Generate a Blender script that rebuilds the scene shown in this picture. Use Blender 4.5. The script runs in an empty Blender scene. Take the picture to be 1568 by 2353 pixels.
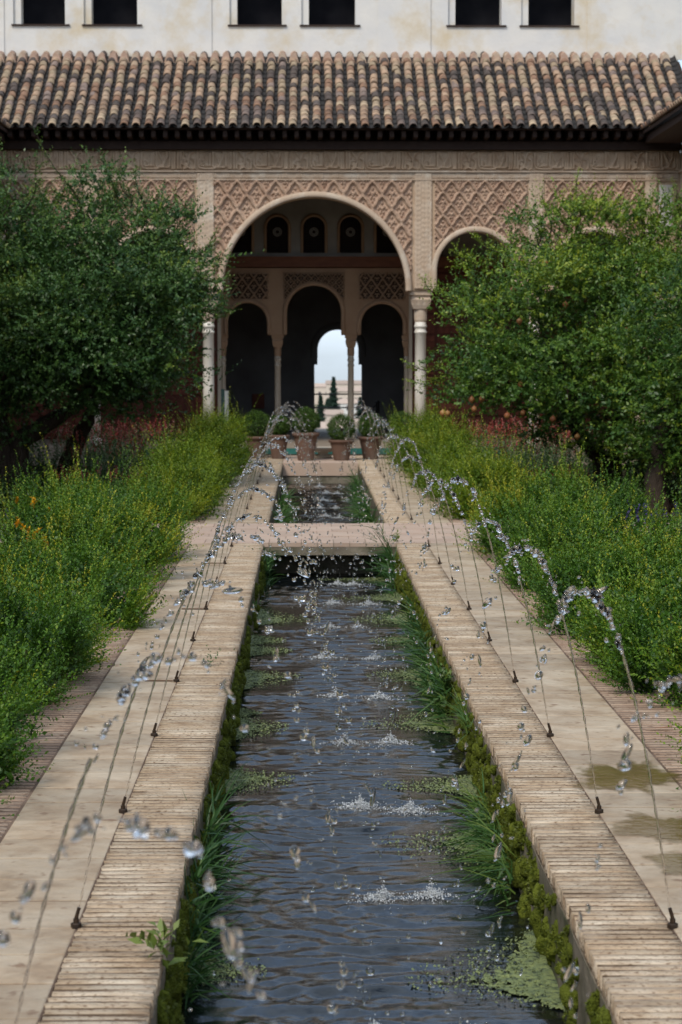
import bpy, bmesh, math, random
import numpy as np
from mathutils import Vector, Matrix
random.seed(7); rng = np.random.default_rng(7)
S = bpy.context.scene
COL = S.collection
R = math.radians

# ------------------------------------------------------------------ camera
FPX, CX, CY, VPX, VPY = 5000.0, 784.0, 1176.5, 709.0, 824.0     # picture measured at 1568 x 2353
CAM = Vector((-0.19, 0.0, 1.65))
PITCH = math.atan((CY - VPY) / FPX); YAW = math.atan((CX - VPX) / FPX * math.cos(PITCH))
cd = bpy.data.cameras.new('camera'); cam = bpy.data.objects.new('camera', cd); COL.objects.link(cam)
cd.sensor_fit = 'VERTICAL'; cd.sensor_height = 36.0; cd.lens = 36.0 * FPX / 2353.0
cd.clip_start = 0.1; cd.clip_end = 20000
cam.location = CAM; cam.rotation_euler = (math.pi / 2 - PITCH, 0, -YAW)
cd.dof.use_dof = True; cd.dof.focus_distance = 10.5; cd.dof.aperture_fstop = 7.0
S.camera = cam
MROT = cam.rotation_euler.to_matrix()
def ray(px, py):
    return MROT @ Vector((px - CX, CY - py, -FPX))
def P(px, py, Y):                       # pixel -> point on the plane y = Y
    d = ray(px, py); return CAM + d * (Y / d.y)
def G(px, py, z=0.0):                   # pixel -> point on the plane z = z
    d = ray(px, py); return CAM + d * ((z - CAM.z) / d.z)

# ------------------------------------------------------------------ sky, sun, exposure
SUN_EL, SUN_AZ = R(47), R(208)
w = bpy.data.worlds.new('World'); S.world = w; w.use_nodes = True
nt = w.node_tree; nt.nodes.clear()
out = nt.nodes.new('ShaderNodeOutputWorld'); bg = nt.nodes.new('ShaderNodeBackground')
sky = nt.nodes.new('ShaderNodeTexSky'); sky.sky_type = 'NISHITA'; sky.sun_disc = False
sky.sun_elevation = SUN_EL; sky.sun_rotation = SUN_AZ; sky.air_density = 1.0; sky.dust_density = 1.5
tc = nt.nodes.new('ShaderNodeTexCoord'); mp = nt.nodes.new('ShaderNodeMapping'); mp.inputs['Scale'].default_value = (1, 1, 3.5)
nz = nt.nodes.new('ShaderNodeTexNoise'); nz.inputs['Scale'].default_value = 2.6; nz.inputs['Detail'].default_value = 7
cr = nt.nodes.new('ShaderNodeValToRGB'); cr.color_ramp.elements[0].position = 0.33; cr.color_ramp.elements[1].position = 0.62
mx = nt.nodes.new('ShaderNodeMix'); mx.data_type = 'RGBA'
mx.inputs[7].default_value = (5.4, 6.4, 7.6, 1)
nt.links.new(tc.outputs['Generated'], mp.inputs['Vector']); nt.links.new(mp.outputs[0], nz.inputs['Vector'])
nt.links.new(nz.outputs['Fac'], cr.inputs[0]); nt.links.new(cr.outputs[0], mx.inputs[0])
nt.links.new(sky.outputs[0], mx.inputs[6]); nt.links.new(mx.outputs[2], bg.inputs['Color'])
bg.inputs['Strength'].default_value = 0.118
nt.links.new(bg.outputs[0], out.inputs['Surface'])
sl = bpy.data.lights.new('sun', 'SUN'); sl.energy = 1.5; sl.angle = R(16); sl.color = (1.0, 0.92, 0.80)
so = bpy.data.objects.new('sun', sl); COL.objects.link(so)
sd = Vector((math.sin(SUN_AZ) * math.cos(SUN_EL), math.cos(SUN_AZ) * math.cos(SUN_EL), math.sin(SUN_EL)))
so.rotation_euler = sd.to_track_quat('Z', 'Y').to_euler(); so.location = (-8, -8, 14)
S.view_settings.view_transform = 'Standard'; S.view_settings.look = 'None'
S.view_settings.exposure = 0.58; S.view_settings.gamma = 1.0
S.render.engine = 'CYCLES'
c = S.cycles; c.use_denoising = True; c.max_bounces = 8; c.diffuse_bounces = 4; c.glossy_bounces = 4
c.transmission_bounces = 6; c.transparent_max_bounces = 8; c.caustics_reflective = False; c.caustics_refractive = False
c.sample_clamp_indirect = 4.0

# ------------------------------------------------------------------ materials
M = {}
def mat(name, col, rough=0.8, spec=0.3, var=None, vscale=4.0, vdetail=6, bump=0.0, bscale=30.0, metal=0.0, stain=None, sscale=1.2, slo=0.5, shi=0.68, mapscale=(1, 1, 1), rnd=0.0, coords='Object', trans=0.0, ior=1.45, speck=None, spscale=60.0, splo=0.56, sphi=0.66, dist=0.0):
    m = bpy.data.materials.new(name); m.use_nodes = True; t = m.node_tree; b = t.nodes['Principled BSDF']
    L = t.links.new
    b.inputs['Base Color'].default_value = (*col, 1); b.inputs['Roughness'].default_value = rough
    b.inputs['Specular IOR Level'].default_value = spec; b.inputs['Metallic'].default_value = metal
    b.inputs['Transmission Weight'].default_value = trans; b.inputs['IOR'].default_value = ior
    tc = t.nodes.new('ShaderNodeTexCoord'); mp = t.nodes.new('ShaderNodeMapping'); mp.inputs['Scale'].default_value = mapscale
    if coords == 'World':
        ge = t.nodes.new('ShaderNodeNewGeometry'); L(ge.outputs['Position'], mp.inputs['Vector'])
    else:
        L(tc.outputs[coords], mp.inputs['Vector'])
    last = None
    if var:
        n = t.nodes.new('ShaderNodeTexNoise'); n.inputs['Scale'].default_value = vscale; n.inputs['Detail'].default_value = vdetail; n.inputs['Distortion'].default_value = dist
        L(mp.outputs[0], n.inputs['Vector'])
        r = t.nodes.new('ShaderNodeValToRGB'); r.color_ramp.elements[0].position = 0.3; r.color_ramp.elements[1].position = 0.7
        r.color_ramp.elements[0].color = (*col, 1); r.color_ramp.elements[1].color = (*var, 1)
        L(n.outputs['Fac'], r.inputs[0]); last = r.outputs[0]
    if stain:
        n = t.nodes.new('ShaderNodeTexNoise'); n.inputs['Scale'].default_value = sscale; n.inputs['Detail'].default_value = 8
        n.inputs['Roughness'].default_value = 0.65
        L(mp.outputs[0], n.inputs['Vector'])
        r = t.nodes.new('ShaderNodeValToRGB'); r.color_ramp.elements[0].position = slo; r.color_ramp.elements[1].position = shi
        x = t.nodes.new('ShaderNodeMix'); x.data_type = 'RGBA'
        L(n.outputs['Fac'], r.inputs[0]); L(r.outputs[0], x.inputs[0])
        if last: L(last, x.inputs[6])
        else: x.inputs[6].default_value = (*col, 1)
        x.inputs[7].default_value = (*stain, 1); last = x.outputs[2]
    if speck:
        n = t.nodes.new('ShaderNodeTexNoise'); n.inputs['Scale'].default_value = spscale; n.inputs['Detail'].default_value = 4
        L(mp.outputs[0], n.inputs['Vector'])
        r = t.nodes.new('ShaderNodeValToRGB'); r.color_ramp.elements[0].position = splo; r.color_ramp.elements[1].position = sphi
        x = t.nodes.new('ShaderNodeMix'); x.data_type = 'RGBA'; L(n.outputs['Fac'], r.inputs[0]); L(r.outputs[0], x.inputs[0])
        L(last, x.inputs[6]); x.inputs[7].default_value = (*speck, 1); last = x.outputs[2]
    if rnd:
        oi = t.nodes.new('ShaderNodeObjectInfo'); hs = t.nodes.new('ShaderNodeHueSaturation')
        mr = t.nodes.new('ShaderNodeMapRange'); mr.inputs['To Min'].default_value = 1 - rnd; mr.inputs['To Max'].default_value = 1 + rnd
        L(oi.outputs['Random'], mr.inputs['Value']); L(mr.outputs[0], hs.inputs['Value'])
        if last: L(last, hs.inputs['Color'])
        else: hs.inputs['Color'].default_value = (*col, 1)
        last = hs.outputs[0]
    if last: L(last, b.inputs['Base Color'])
    if bump:
        n = t.nodes.new('ShaderNodeTexNoise'); n.inputs['Scale'].default_value = bscale; n.inputs['Detail'].default_value = 5
        L(mp.outputs[0], n.inputs['Vector'])
        bp = t.nodes.new('ShaderNodeBump'); bp.inputs['Strength'].default_value = 1.0; bp.inputs['Distance'].default_value = bump
        L(n.outputs['Fac'], bp.inputs['Height']); L(bp.outputs[0], b.inputs['Normal'])
    M[name] = m; return m
def leafmat(name, stops, rough=0.45, spec=0.35, trans=0.22):
    m = bpy.data.materials.new(name); m.use_nodes = True; t = m.node_tree; b = t.nodes['Principled BSDF']; L = t.links.new
    a = t.nodes.new('ShaderNodeAttribute'); a.attribute_name = 'tint'
    r = t.nodes.new('ShaderNodeValToRGB'); e = r.color_ramp.elements
    e[0].position = stops[0][0]; e[0].color = (*stops[0][1], 1); e[1].position = stops[-1][0]; e[1].color = (*stops[-1][1], 1)
    for p_, c_ in stops[1:-1]:
        k = e.new(p_); k.color = (*c_, 1)
    L(a.outputs['Fac'], r.inputs[0]); L(r.outputs[0], b.inputs['Base Color'])
    b.inputs['Roughness'].default_value = rough; b.inputs['Specular IOR Level'].default_value = spec
    tr = t.nodes.new('ShaderNodeBsdfTranslucent'); ms = t.nodes.new('ShaderNodeMixShader'); ms.inputs[0].default_value = trans
    L(r.outputs[0], tr.inputs['Color']); L(b.outputs[0], ms.inputs[1]); L(tr.outputs[0], ms.inputs[2])
    L(ms.outputs[0], t.nodes['Material Output'].inputs['Surface'])
    M[name] = m; return m

mat('plaster', (0.70, 0.67, 0.62), 0.9, 0.2, var=(0.61, 0.60, 0.585), vscale=2.2, stain=(0.58, 0.49, 0.35), sscale=1.3, slo=0.48, shi=0.70, bump=0.006, bscale=9)
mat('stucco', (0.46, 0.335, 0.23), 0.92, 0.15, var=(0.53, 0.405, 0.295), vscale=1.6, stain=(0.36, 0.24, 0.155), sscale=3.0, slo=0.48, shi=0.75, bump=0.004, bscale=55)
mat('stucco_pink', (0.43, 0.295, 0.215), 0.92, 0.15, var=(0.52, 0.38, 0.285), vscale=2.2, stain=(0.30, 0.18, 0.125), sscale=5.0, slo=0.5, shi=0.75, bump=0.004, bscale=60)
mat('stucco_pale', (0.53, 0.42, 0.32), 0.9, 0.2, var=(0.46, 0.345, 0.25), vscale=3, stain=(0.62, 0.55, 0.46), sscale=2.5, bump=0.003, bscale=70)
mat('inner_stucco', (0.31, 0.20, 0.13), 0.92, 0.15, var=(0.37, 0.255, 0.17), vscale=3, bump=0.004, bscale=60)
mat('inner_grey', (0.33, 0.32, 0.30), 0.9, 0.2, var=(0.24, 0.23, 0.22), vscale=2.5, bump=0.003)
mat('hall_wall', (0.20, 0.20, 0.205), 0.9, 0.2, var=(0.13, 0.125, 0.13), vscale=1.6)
mat('marble', (0.78, 0.75, 0.68), 0.45, 0.4, var=(0.70, 0.66, 0.58), vscale=3, stain=(0.50, 0.42, 0.31), sscale=4, slo=0.56, shi=0.75)
mat('marble_dim', (0.52, 0.47, 0.39), 0.6, 0.3, var=(0.42, 0.37, 0.30), vscale=4)
mat('dark_wood', (0.045, 0.028, 0.022), 0.75, 0.25, var=(0.03, 0.018, 0.015), vscale=8, mapscale=(1, 4, 1))
mat('red_wood', (0.15, 0.045, 0.026), 0.6, 0.3, var=(0.09, 0.026, 0.017), vscale=5, mapscale=(4, 4, 1), rnd=0.25)
mat('beam_wood', (0.20, 0.085, 0.05), 0.7, 0.25, var=(0.13, 0.055, 0.035), vscale=4, mapscale=(1, 4, 4))
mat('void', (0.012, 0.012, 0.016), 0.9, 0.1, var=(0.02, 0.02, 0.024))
for i, (a, b_) in enumerate((((0.41, 0.285, 0.195), (0.30, 0.20, 0.135)), ((0.49, 0.38, 0.26), (0.38, 0.28, 0.185)), ((0.16, 0.125, 0.108), (0.09, 0.074, 0.068)),
                            ((0.31, 0.19, 0.125), (0.22, 0.13, 0.088)), ((0.46, 0.34, 0.24), (0.34, 0.24, 0.165)), ((0.24, 0.18, 0.15), (0.15, 0.11, 0.095)))):
    mat('tile%d' % i, a, 0.85, 0.2, var=b_, vscale=9, stain=(0.075, 0.068, 0.06), sscale=7, slo=0.52, shi=0.78, rnd=0.25, bump=0.004, bscale=40)
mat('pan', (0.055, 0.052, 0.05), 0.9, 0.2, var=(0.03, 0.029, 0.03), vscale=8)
mat('mortar_cap', (0.47, 0.325, 0.25), 0.9, 0.2, var=(0.38, 0.25, 0.185), vscale=7, stain=(0.52, 0.44, 0.33), sscale=3, bump=0.006, bscale=20)
mat('brick', (0.49, 0.375, 0.255), 0.8, 0.3, var=(0.34, 0.24, 0.155), vscale=22, stain=(0.59, 0.50, 0.385), sscale=4.5, slo=0.45, shi=0.66, mapscale=(0.75, 1.2, 1), rnd=0.17, coords='World', bump=0.009, bscale=60, speck=(0.20, 0.13, 0.08), spscale=80, splo=0.55, sphi=0.66)
mat('brick_outer', (0.36, 0.255, 0.185), 0.85, 0.25, var=(0.33, 0.225, 0.16), vscale=8, stain=(0.49, 0.385, 0.29), sscale=3.0, slo=0.45, shi=0.7, rnd=0.16, coords='World', bump=0.007, bscale=60, speck=(0.20, 0.13, 0.09), spscale=30, splo=0.56, sphi=0.68)
mat('slab', (0.46, 0.35, 0.235), 0.6, 0.4, var=(0.31, 0.22, 0.14), vscale=5, vdetail=8, stain=(0.50, 0.41, 0.30), sscale=3.2, slo=0.42, shi=0.62, rnd=0.15, coords='World', bump=0.010, bscale=14, dist=1.6, speck=(0.26, 0.17, 0.105), spscale=16, splo=0.60, sphi=0.70)
mat('mortar', (0.10, 0.068, 0.044), 0.95, 0.1, var=(0.17, 0.12, 0.08), vscale=14, coords='World', stain=(0.40, 0.32, 0.24), sscale=3.5, slo=0.46, shi=0.60)
mat('mortar_outer', (0.12, 0.082, 0.062), 0.95, 0.1, var=(0.17, 0.12, 0.09), vscale=14, coords='World', stain=(0.27, 0.19, 0.14), sscale=2.5, slo=0.5, shi=0.65)
mat('cross_tile', (0.48, 0.345, 0.265), 0.75, 0.3, var=(0.50, 0.39, 0.31), vscale=3, rnd=0.08, coords='World', bump=0.003, bscale=30)
mat('stone', (0.27, 0.235, 0.18), 0.9, 0.2, var=(0.18, 0.155, 0.12), vscale=5, stain=(0.07, 0.075, 0.04), sscale=3, slo=0.45, shi=0.65, coords='World', bump=0.01, bscale=18)
mat('channel_bed', (0.03, 0.032, 0.025), 0.9, 0.2, var=(0.045, 0.05, 0.03))
mat('soil', (0.06, 0.042, 0.03), 0.95, 0.1, var=(0.04, 0.03, 0.022), vscale=10, bump=0.02, bscale=15)
mat('terrain', (0.13, 0.13, 0.075), 0.95, 0.1, var=(0.20, 0.17, 0.11), vscale=0.01)
mat('moss', (0.085, 0.105, 0.016), 0.95, 0.1, var=(0.15, 0.18, 0.025), vscale=14, stain=(0.032, 0.036, 0.012), sscale=7, slo=0.5, shi=0.7, coords='World', bump=0.012, bscale=150)
mat('algae', (0.13, 0.17, 0.08), 0.6, 0.3, var=(0.26, 0.30, 0.11), vscale=32, stain=(0.055, 0.075, 0.045), sscale=40, slo=0.50, shi=0.62, coords='World', bump=0.006, bscale=120)
mat('bark', (0.065, 0.05, 0.038), 0.95, 0.1, var=(0.035, 0.027, 0.022), vscale=12, mapscale=(2, 2, 0.5), bump=0.02, bscale=24)
mat('stem', (0.07, 0.06, 0.03), 0.9, 0.1)
mat('brass', (0.06, 0.038, 0.024), 0.5, 0.4, metal=0.4, var=(0.03, 0.022, 0.018), vscale=40)
mat('pipe', (0.16, 0.095, 0.055), 0.7, 0.3, var=(0.11, 0.065, 0.04))
mat('terracotta', (0.16, 0.095, 0.068), 0.85, 0.25, var=(0.145, 0.095, 0.075), vscale=4, stain=(0.25, 0.195, 0.16), sscale=3, slo=0.52, shi=0.75, rnd=0.15)
mat('teal', (0.03, 0.16, 0.14), 0.35, 0.5, var=(0.02, 0.11, 0.10), vscale=12, rnd=0.2)
mat('floor', (0.33, 0.27, 0.21), 0.7, 0.3, var=(0.27, 0.22, 0.17))
mat('black_metal', (0.015, 0.016, 0.018), 0.5, 0.4)
mat('rail', (0.12, 0.12, 0.12), 0.5, 0.4)
mat('panel_green', (0.012, 0.035, 0.035), 0.5, 0.4)
mat('panel_grey', (0.30, 0.32, 0.33), 0.5, 0.4)
mat('fruit', (0.30, 0.075, 0.04), 0.4, 0.4, var=(0.30, 0.19, 0.06), vscale=9, rnd=0.3)
mat('house_white', (0.72, 0.70, 0.67), 0.9, 0.2, rnd=0.15)
mat('house_tan', (0.62, 0.53, 0.45), 0.9, 0.2, rnd=0.15)
mat('house_roof', (0.42, 0.33, 0.27), 0.9, 0.2, rnd=0.2)
mat('house_window', (0.05, 0.05, 0.06), 0.4, 0.4)
mat('dry_leaf', (0.26, 0.10, 0.035), 0.7, 0.2)
mat('foam', (0.85, 0.88, 0.90), 0.25, 0.5, trans=0.3, ior=1.33)
mat('drop', (1, 1, 1), 0.0, 0.5, trans=1.0, ior=1.33)
mat('puddle', (0.15, 0.095, 0.025), 0.04, 0.5, var=(0.21, 0.145, 0.045), vscale=5, coords='World', bump=0.0008, bscale=30)
def soft_rim(m):
    t = m.node_tree; L = t.links.new; a = t.nodes.new('ShaderNodeAttribute'); a.attribute_name = 'edge'
    g = t.nodes.new('ShaderNodeNewGeometry'); n = t.nodes.new('ShaderNodeTexNoise'); n.inputs['Scale'].default_value = 22; n.inputs['Detail'].default_value = 5; L(g.outputs['Position'], n.inputs['Vector'])
    x = t.nodes.new('ShaderNodeMath'); x.operation = 'MULTIPLY_ADD'; L(n.outputs['Fac'], x.inputs[0]); x.inputs[1].default_value = 0.9; L(a.outputs['Fac'], x.inputs[2])
    r = t.nodes.new('ShaderNodeMapRange'); r.inputs['From Min'].default_value = 0.55; r.inputs['From Max'].default_value = 0.95; r.inputs['To Max'].default_value = 0.8; L(x.outputs[0], r.inputs['Value'])
    L(r.outputs[0], t.nodes['Principled BSDF'].inputs['Alpha'])
soft_rim(M['puddle'])
m = mat('water', (0.006, 0.008, 0.009), 0.02, 0.5, ior=1.6)
def water_bump(m):
    t = m.node_tree; L = t.links.new; b = t.nodes['Principled BSDF']; g = t.nodes.new('ShaderNodeNewGeometry')
    mp = t.nodes.new('ShaderNodeMapping'); mp.inputs['Scale'].default_value = (0.55, 1.5, 1); L(g.outputs['Position'], mp.inputs['Vector'])
    n = t.nodes.new('ShaderNodeTexNoise'); n.inputs['Scale'].default_value = 17; n.inputs['Detail'].default_value = 3; L(mp.outputs[0], n.inputs['Vector'])
    b.inputs['Specular IOR Level'].default_value = 0.5
    n2 = t.nodes.new('ShaderNodeTexNoise'); n2.inputs['Scale'].default_value = 85; n2.inputs['Detail'].default_value = 2; L(mp.outputs[0], n2.inputs['Vector'])
    b1 = t.nodes.new('ShaderNodeBump'); b1.inputs['Distance'].default_value = 0.0022; L(n.outputs['Fac'], b1.inputs['Height'])
    b2 = t.nodes.new('ShaderNodeBump'); b2.inputs['Distance'].default_value = 0.0006; L(n2.outputs['Fac'], b2.inputs['Height'])
    L(b1.outputs[0], b2.inputs['Normal']); L(b2.outputs[0], b.inputs['Normal'])
water_bump(m)
leafmat('hedge_leaf', [(0.0, (0.03, 0.085, 0.012)), (0.4, (0.078, 0.185, 0.016)), (0.75, (0.17, 0.285, 0.02)), (1.0, (0.38, 0.38, 0.025))], trans=0.3)
leafmat('hedge_leaf_far', [(0.0, (0.05, 0.105, 0.008)), (0.45, (0.12, 0.205, 0.010)), (0.8, (0.21, 0.29, 0.012)), (1.0, (0.33, 0.36, 0.02))], trans=0.3)
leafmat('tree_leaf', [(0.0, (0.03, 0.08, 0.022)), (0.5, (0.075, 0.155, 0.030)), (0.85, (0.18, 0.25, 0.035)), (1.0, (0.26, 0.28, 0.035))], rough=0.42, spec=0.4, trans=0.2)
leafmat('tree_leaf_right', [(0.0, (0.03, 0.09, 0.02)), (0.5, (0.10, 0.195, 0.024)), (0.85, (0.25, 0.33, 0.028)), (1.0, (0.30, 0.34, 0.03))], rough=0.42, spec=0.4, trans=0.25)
leafmat('topiary_leaf', [(0.0, (0.025, 0.06, 0.01)), (0.6, (0.06, 0.125, 0.016)), (1.0, (0.12, 0.19, 0.025))])
leafmat('bed_leaf', [(0.0, (0.028, 0.07, 0.02)), (0.5, (0.07, 0.135, 0.035)), (1.0, (0.16, 0.22, 0.07))])
leafmat('grass_blade', [(0.0, (0.02, 0.06, 0.018)), (0.5, (0.05, 0.125, 0.025)), (1.0, (0.16, 0.22, 0.04))])
leafmat('red_petal', [(0.0, (0.38, 0.04, 0.03)), (0.6, (0.45, 0.09, 0.075)), (1.0, (0.55, 0.28, 0.24))])
leafmat('yellow_petal', [(0.0, (0.65, 0.30, 0.01)), (1.0, (0.80, 0.48, 0.02))])
leafmat('violet_petal', [(0.0, (0.05, 0.035, 0.16)), (1.0, (0.12, 0.09, 0.30))])
leafmat('conifer', [(0.0, (0.018, 0.042, 0.03)), (1.0, (0.045, 0.085, 0.055))])
leafmat('moss_blade', [(0.0, (0.055, 0.075, 0.012)), (0.6, (0.14, 0.175, 0.02)), (1.0, (0.25, 0.29, 0.03))])

# ------------------------------------------------------------------ mesh helpers
def smooth(me): me.polygons.foreach_set('use_smooth', np.ones(len(me.polygons), dtype=bool))
def link(name, me, material=None, parent=None, sm=False):
    if material and not me.materials: me.materials.append(M[material])
    if sm: smooth(me)
    o = bpy.data.objects.new(name, me); COL.objects.link(o)
    if parent: o.parent = parent
    return o
def tag(o, label=None, cat=None, group=None, kind=None):
    if label: o['label'] = label
    if cat: o['category'] = cat
    if group: o['group'] = group
    if kind: o['kind'] = kind
    return o
def empty(name, loc=(0, 0, 0), label=None, cat=None, group=None):
    o = bpy.data.objects.new(name, None); COL.objects.link(o); o.location = loc; o.empty_display_size = 0.2
    return tag(o, label, cat, group)
class MB:
    def __init__(s): s.v = []; s.f = []; s.n = 0
    def add(s, v, f):
        s.v.extend(tuple(map(float, p)) for p in v); s.f.extend(tuple(i + s.n for i in q) for q in f); s.n += len(v); return s
    def box(s, x0, x1, y0, y1, z0, z1):
        return s.add([(x0, y0, z0), (x1, y0, z0), (x1, y1, z0), (x0, y1, z0), (x0, y0, z1), (x1, y0, z1), (x1, y1, z1), (x0, y1, z1)],
                     [(0, 3, 2, 1), (4, 5, 6, 7), (0, 1, 5, 4), (1, 2, 6, 5), (2, 3, 7, 6), (3, 0, 4, 7)])
    def lathe(s, prof, cx=0, cy=0, n=20):
        v = [(cx + r * math.cos(2 * math.pi * k / n), cy + r * math.sin(2 * math.pi * k / n), z) for r, z in prof for k in range(n)]
        f = [(i * n + k, i * n + (k + 1) % n, (i + 1) * n + (k + 1) % n, (i + 1) * n + k) for i in range(len(prof) - 1) for k in range(n)]
        f.append(tuple(range(n))[::-1]); f.append(tuple((len(prof) - 1) * n + k for k in range(n)))
        return s.add(v, f)
    def tube(s, pts, rad, n=8, jit=0.0):
        pts = [Vector(p) for p in pts]; v = []; f = []
        for i, p in enumerate(pts):
            d = (pts[min(i + 1, len(pts) - 1)] - pts[max(i - 1, 0)]).normalized()
            a = d.cross(Vector((0.13, 0.97, 0.21))).normalized(); b = d.cross(a)
            for k in range(n):
                t = 2 * math.pi * k / n; r = rad[i] * (1 + random.uniform(-jit, jit)); v.append(p + (a * math.cos(t) + b * math.sin(t)) * r)
        for i in range(len(pts) - 1):
            for k in range(n): f.append((i * n + k, i * n + (k + 1) % n, (i + 1) * n + (k + 1) % n, (i + 1) * n + k))
        f.append(tuple(range(n))[::-1]); f.append(tuple((len(pts) - 1) * n + k for k in range(n)))
        return s.add(v, f)
    def mesh(s, name):
        me = bpy.data.meshes.new(name); me.from_pydata(s.v, [], s.f); me.update(); return me
    def build(s, name, material, parent=None, sm=False):
        o = link(name, s.mesh(name), material, parent, sm)
        return o
def box(name, material, b, parent=None): return MB().box(*b).build(name, material, parent)
def npmesh(name, v, q, tint=None, sm=False):
    me = bpy.data.meshes.new(name); k = q.shape[1]
    me.vertices.add(len(v)); me.vertices.foreach_set('co', np.ascontiguousarray(v, dtype=np.float32).ravel())
    me.loops.add(q.size); me.loops.foreach_set('vertex_index', np.ascontiguousarray(q, dtype=np.int32).ravel())
    me.polygons.add(len(q)); me.polygons.foreach_set('loop_start', np.arange(0, q.size, k, dtype=np.int32))
    me.polygons.foreach_set('loop_total', np.full(len(q), k, dtype=np.int32))
    if sm: me.polygons.foreach_set('use_smooth', np.ones(len(q), dtype=bool))
    if tint is not None:
        a = me.attributes.new('tint', 'FLOAT', 'FACE'); a.data.foreach_set('value', np.ascontiguousarray(tint, dtype=np.float32))
    me.update(calc_edges=True); return me
def unit(a): return a / np.maximum(np.linalg.norm(a, axis=1, keepdims=True), 1e-9)
def noise2(x, y, seed=0, oct=4, f=1.0):
    r = np.random.default_rng(seed); h = np.zeros_like(x)
    for o in range(oct):
        for k in range(4):
            a = r.uniform(0, 6.283); ph = r.uniform(0, 6.283); fr = f * 2 ** o * r.uniform(0.7, 1.3)
            h += np.sin((x * math.cos(a) + y * math.sin(a)) * fr + ph) / 2 ** o * 0.3
    return h
def leafquads(p, d, n, ln, wd, fold=0.25):
    d = unit(d); s = unit(np.cross(d, n)); up = np.cross(s, d)
    ln = ln[:, None]; wd = wd[:, None]
    v = np.stack([p, p + d * ln * 0.45 + s * wd * 0.5 + up * wd * fold, p + d * ln, p + d * ln * 0.45 - s * wd * 0.5 + up * wd * fold], 1).reshape(-1, 3)
    return v
def quads(n): return np.arange(n * 4, dtype=np.int32).reshape(-1, 4)
def shoots(base, dirs, L, nl, ll, lw, tint, spread=0.9, tipb=0.35, curve=0.25):
    N = len(base); dirs = unit(dirs)
    t = (np.arange(nl) + 0.5)[None, :] / nl + rng.uniform(-0.3, 0.3, (N, nl)) / nl
    bend = rng.normal(0, 1, (N, 3)) * curve; bend[:, 2] = np.abs(bend[:, 2]) * 0.5
    pos = base[:, None, :] + dirs[:, None, :] * (L[:, None] * t)[:, :, None] + bend[:, None, :] * (L[:, None] * t * t)[:, :, None]
    rad = rng.normal(0, 1, (N, nl, 3)); rad -= dirs[:, None, :] * np.sum(rad * dirs[:, None, :], 2, keepdims=True)
    rad = unit(rad.reshape(-1, 3))
    dd = np.repeat(dirs, nl, 0); ld = unit(dd * rng.uniform(0.5, 1.0, (N * nl, 1)) + rad * spread)
    nn = unit(dd + rng.normal(0, 0.35, (N * nl, 3)) + np.array([0, 0, 0.5]))
    sz = rng.uniform(0.7, 1.25, N * nl) * (1 - 0.35 * t.ravel())
    v = leafquads(pos.reshape(-1, 3), ld, nn, ll * sz, lw * sz)
    tn = np.clip(np.repeat(tint, nl) + tipb * t.ravel() ** 2 + rng.normal(0, 0.09, N * nl), 0, 1)
    return v, tn
def leafobj(name, parts, material, parent=None):
    v = np.concatenate([p[0] for p in parts]); t = np.concatenate([p[1] for p in parts])
    if parent is not None: v = v - np.array(parent.location)
    return link(name, npmesh(name, v, quads(len(t)), t), material, parent)
bm = bmesh.new(); bmesh.ops.create_icosphere(bm, subdivisions=1, radius=1); ICO_V = np.array([v.co[:] for v in bm.verts]); ICO_F = np.array([[v.index for v in f.verts] for f in bm.faces]); bm.free()
bm = bmesh.new(); bmesh.ops.create_icosphere(bm, subdivisions=2, radius=1); ICO2_V = np.array([v.co[:] for v in bm.verts]); ICO2_F = np.array([[v.index for v in f.verts] for f in bm.faces]); bm.free()
def blobs(pos, rad, stretch=None, sdir=None, V=None, F=None, irregular=0.18):
    V = ICO_V if V is None else V; F = ICO_F if F is None else F
    n = len(pos); v = np.repeat(V[None], n, 0)
    ax = unit(rng.normal(0, 1, (n, 3)) if sdir is None else sdir)
    st = np.ones(n) if stretch is None else stretch
    for k in range(3):
        a = unit(rng.normal(0, 1, (n, 3))); v = v * (1 + irregular * np.sin(2.2 * np.einsum('nvi,ni->nv', v, a) + rng.uniform(0, 6, (n, 1)))[:, :, None])
    al = np.einsum('nvi,ni->nv', v, ax)[:, :, None] * ax[:, None, :]
    v = (v - al) / np.sqrt(st)[:, None, None] + al * st[:, None, None]
    v = v * rad[:, None, None] + pos[:, None, :]
    f = (F[None] + (np.arange(n) * len(V))[:, None, None]).reshape(-1, 3)
    return v.reshape(-1, 3), f

# ================================================================== SETTING
def terrain_h(y):
    return np.interp(y, [-9000, 51.5, 60, 120, 250, 420, 700, 880, 1300, 3000, 9000], [-0.9, -0.9, -4, -16, -24, -19, -15.2, -15.0, -30, -75, -160])
ys = np.concatenate([np.array([-6000, -500, -60, 0, 20, 40, 51.5, 53]), np.linspace(56, 420, 30), np.linspace(440, 1300, 44), [2000, 3000, 5000, 9000]])
xs = np.concatenate([np.array([-7000, -2500, -800]), np.linspace(-300, 300, 41), np.array([800, 2500, 7000])])
X, Y = np.meshgrid(xs, ys); Z = terrain_h(Y) + np.where(Y > 60, 0.6 * noise2(X, Y, 5, 3, 0.03), 0)
ny, nx = X.shape; idx = np.arange(nx * ny).reshape(ny, nx)
q = np.stack([idx[:-1, :-1], idx[:-1, 1:], idx[1:, 1:], idx[1:, :-1]], -1).reshape(-1, 4)
tag(link('ground', npmesh('ground', np.stack([X, Y, Z], -1).reshape(-1, 3), q, sm=True), 'terrain'), kind='structure')

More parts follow.
